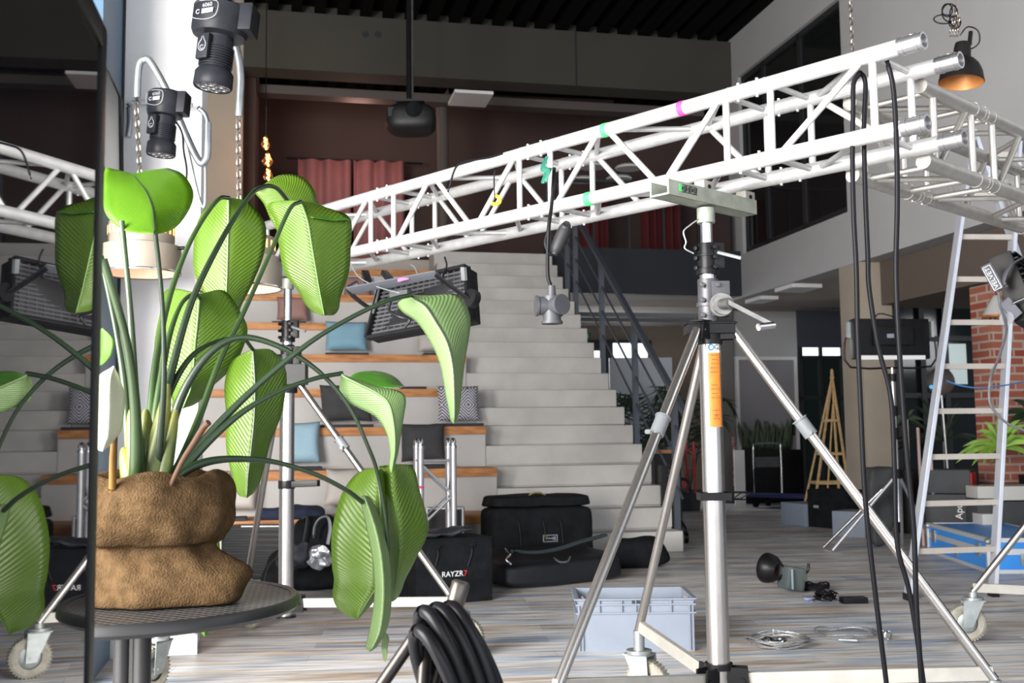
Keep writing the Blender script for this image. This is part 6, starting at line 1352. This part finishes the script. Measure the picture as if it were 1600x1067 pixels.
# ------------------------------------------------------------------ right side: flight cases, stacks, plants
K['fblue'] = mat('bright_blue_laminate', (.03, .25, .72), .4, var=.03, scale=4); K['fedge'] = mat('aluminium_edging', (.62, .62, .62), .4, .5)
def flight(a, b, depth, h, label, lidz=.62, z0=0.0, m_=None):
    "a = far left bottom corner, b = near bottom corner"
    a, b = fl(a)+Z3*z0, fl(b)+Z3*z0; d = b-a; L_ = d.length; d.normalize(); n_ = V((-d.y, d.x, 0)); t = thing('flight_case', label, 'flight case', a)
    if n_.x < 0: n_ = -n_
    c = a+d*L_/2+n_*depth/2
    MB().hexa(c+Z3*h*lidz/2, d*L_/2, n_*depth/2, Z3*h*lidz/2).build('body', m_ or K['fblue'], t); MB().hexa(c+Z3*h*(lidz+1)/2, d*L_/2, n_*depth/2, Z3*h*(1-lidz)/2*.98).build('lid', m_ or K['fblue'], t)
    m = MB(); e = .013
    for z in (0+e, h*lidz, h-e):
        zz_ = e if z != h*lidz else e*1.6
        for s in (-1, 1): m.hexa(c+n_*s*depth/2+Z3*z, d*(L_/2+.003), n_*.004, Z3*zz_); m.hexa(c+d*s*L_/2+Z3*z, d*.004, n_*(depth/2+.003), Z3*zz_)
    for s in (-1, 1):
        m.hexa(c+n_*s*(depth/2-e)+Z3*(h+.001), d*L_/2, n_*e, Z3*.003); m.hexa(c+d*s*(L_/2-e)+Z3*(h+.001), d*e, n_*depth/2, Z3*.003)
        for k in (-1, 1): m.hexa(c+d*s*L_/2+n_*k*depth/2+Z3*h/2, d*.014, n_*.014, Z3*h/2)
    m.build('edging', K['fedge'], t)
    for s in (-1, 1):
        for q in (-.78, .72): MB().hexa(c-n_*(depth/2+.004)+d*q*L_/2+Z3*h*lidz, d*.045, n_*.006, Z3*.05).build('butterfly_latch', K['zinc'], t, bevel=.004) if s < 0 else None
        for k in (-1, 1):
            for z in (.02, h-.02): MB().ball(c+d*s*L_/2+n_*k*depth/2+Z3*z, .028, 6).build('ball_corner', K['zinc'], t)
    for q, dd, nn2, ww in ((c-n_*(depth/2+.004)+Z3*h*.36, d, n_, .05), (c+d*(L_/2+.004)+Z3*h*.40, n_, d, .09)):
        MB().hexa(q, dd*ww, nn2*.004, Z3*.042).build('handle_dish', K['zinc'], t, bevel=.003); MB().hexa(q+(nn2*-.006 if nn2 is n_ else nn2*.006), dd*ww*.7, nn2*.005, Z3*.014).build('handle', K['black'], t)
    return t
flight(G(1452, 863), G(1546, 896), .62, .245, 'bright blue flight case with aluminium edging on the floor behind the ladder')
flight(V((4.2, 8.6, 0)), V((4.2, 7.9, 0)), .6, .36, 'second blue flight case with grey lid at the right edge behind the sloping stand leg', .75)
K['dcase'] = mat('dark_grey_case_fabric', (.04, .042, .046), .7, var=.1, scale=10)
t = thing('equipment_case', 'large dark grey case with pale upright lettering behind the ladder', 'case', fl(P(1480, 830, 9.9)))
a, b = fl(P(1446, 830, 9.9)), fl(P(1522, 830, 9.7)); c, d, n_, w_, dp, h_ = box_on(a, b, .4, P(1480, 772, 9.8).z, 'body', K['dcase'], None, None, .02, parent=t)
text('Apu', .085, c-n_*(dp+.002)+d*w_*.44+Z3*.08, Z3, -d, K['whiteink'], t)
MB().path([c-n_*(dp+.02)+d*.12-Z3*.12, c-n_*(dp+.03)+d*.06-Z3*.2, c-n_*(dp+.02)+d*.05-Z3*h_], .010, 8, sm=4).build('red_strap', K['redink'], t)
t = thing('equipment_case', 'smaller dark case with a red side edge stacked on the lettered case', 'case', c+Z3*h_); c2c = c+Z3*(h_+.11); MB().hexa(c2c, d*w_*.96, n_*.18, Z3*.108).build('body', K['dcase'], t, bevel=.03); MB().hexa(c2c+d*w_*.955, d*.006, n_*.16, Z3*.08).build('red_edge', K['redink'], t, bevel=.004)
def place(x0, x1, y0, y1, Y, depth, m, name, label, cat_, bev=.008):
    a, b = P(x0, y1, Y), P(x1, y0, Y); o = MB().bx(a.x, b.x, Y, Y+depth, a.z, b.z).build(name, m, bevel=bev); tag(o, label, cat_); return o
place(1556, 1625, 783, 832, 9.2, .5, K['dcase'], 'equipment_case', 'plain dark case at the right edge under the pale box', 'case')
K['offw'] = mat('pale_grey_plastic', (.50, .49, .46), .5)
place(1562, 1640, 759, 782, 9.2, .4, K['offw'], 'slotted_box', 'pale slotted box on the dark case at the right edge', 'box')
place(1529, 1560, 780, 835, 9.2, .24, K['greyfab'], 'small_case', 'dark case hidden behind the right ladder rail', 'case')
place(1528, 1560, 759.5, 779, 9.2, .24, K['offw'], 'printer', 'pale grey device with two dark marks behind the ladder', 'device'); 
place(1537, 1553, 786, 794, 9.3, .1, K['redink'], 'red_bag_tag', 'small bright red tag behind the ladder rail', 'tag')
place(1536, 1556, 803, 826, 9.1, .2, K['offw'], 'paper_stack', 'pale box standing behind the blue flight case', 'box')
# dracaena and other plants on the right
def rosette(x, y, Y, n, L_, w_, m_, seed, label, droop=.5, pot=True):
    c = P(x, y, Y); rg = random.Random(seed); t = thing('potted_plant', label, 'plant', V((c.x, c.y, 0)))
    if pot: MB().lathe([(.001, 0), (.14, 0), (.17, c.z*.55), (.15, c.z*.55), (.001, c.z*.5)], V((c.x, c.y, 0)), Z3, 20).build('pot', K['black'], t); MB().tube(V((c.x, c.y, c.z*.5)), c, .018, n=8).build('stem', K['dkm'], t)
    for i in range(n):
        an = rg.random()*2*PI; el = rg.uniform(-.3, 1.2); l = L_*(.75+.35*rg.random()); d = V((math.cos(an)*math.cos(el), math.sin(an)*math.cos(el)*.8, math.sin(el))); m = MB(); blade(m, c, c+d*l-Z3*droop*l*.4, w_, Z3*l*.25, 8); m.build('leaf_blade', m_, t, solid=.0015)
    return t
rosette(1562, 700, 9.75, 26, .37, .024, K['gbr'], 21, 'bright green rosette plant behind the right ladder rail')
rosette(1618, 655, 9.98, 22, .38, .024, K['gdark'], 22, 'dark leafy plant in front of the brick pier')
rosette(1418, 655, 11.2, 16, .17, .016, K['gdark'], 23, 'small dark potted plant between the beige column and the ladder', .9)
rosette(1474, 690, 13.2, 20, .65, .02, K['gdark'], 25, 'tall dark strappy plant seen between the ladder rungs', .1)
c = P(1470, 596, 10.6); t = thing('studio_lamp', 'brownish round studio lamp on a thin stand behind the ladder', 'studio light', fl(c)); MB().ball(c, .135, 12, (1, .7, 1)).build('lamp_head', mat('brown_grey_cover', (.085, .07, .062), .6), t, ang=80); MB().tube(c-Z3*.12, fl(c)+V((.05, 0, 0)), .012, n=8).build('pole', K['zinc'], t)
for q in ((.3, 0), (-.2, .25), (-.2, -.25)): MB().tube(fl(c)+V((.04, 0, .3)), fl(c)+V((q[0], q[1], .01)), .010, n=8).build('leg', K['zinc'], t)
for x0, x1, lb in ((1434, 1439, 'left'), (1452, 1458, 'right')):
    tag(MB().tube(P(x0, 668, 9.9), fl(P(x1+2, 800, 9.9))+Z3*.0, .014, n=8).build('wooden_pole', mat('pinkish_pole_'+lb, (.45, .33, .30), .6)), 'thin pinkish pole leaning behind the ladder, %s of two' % lb, 'pole')
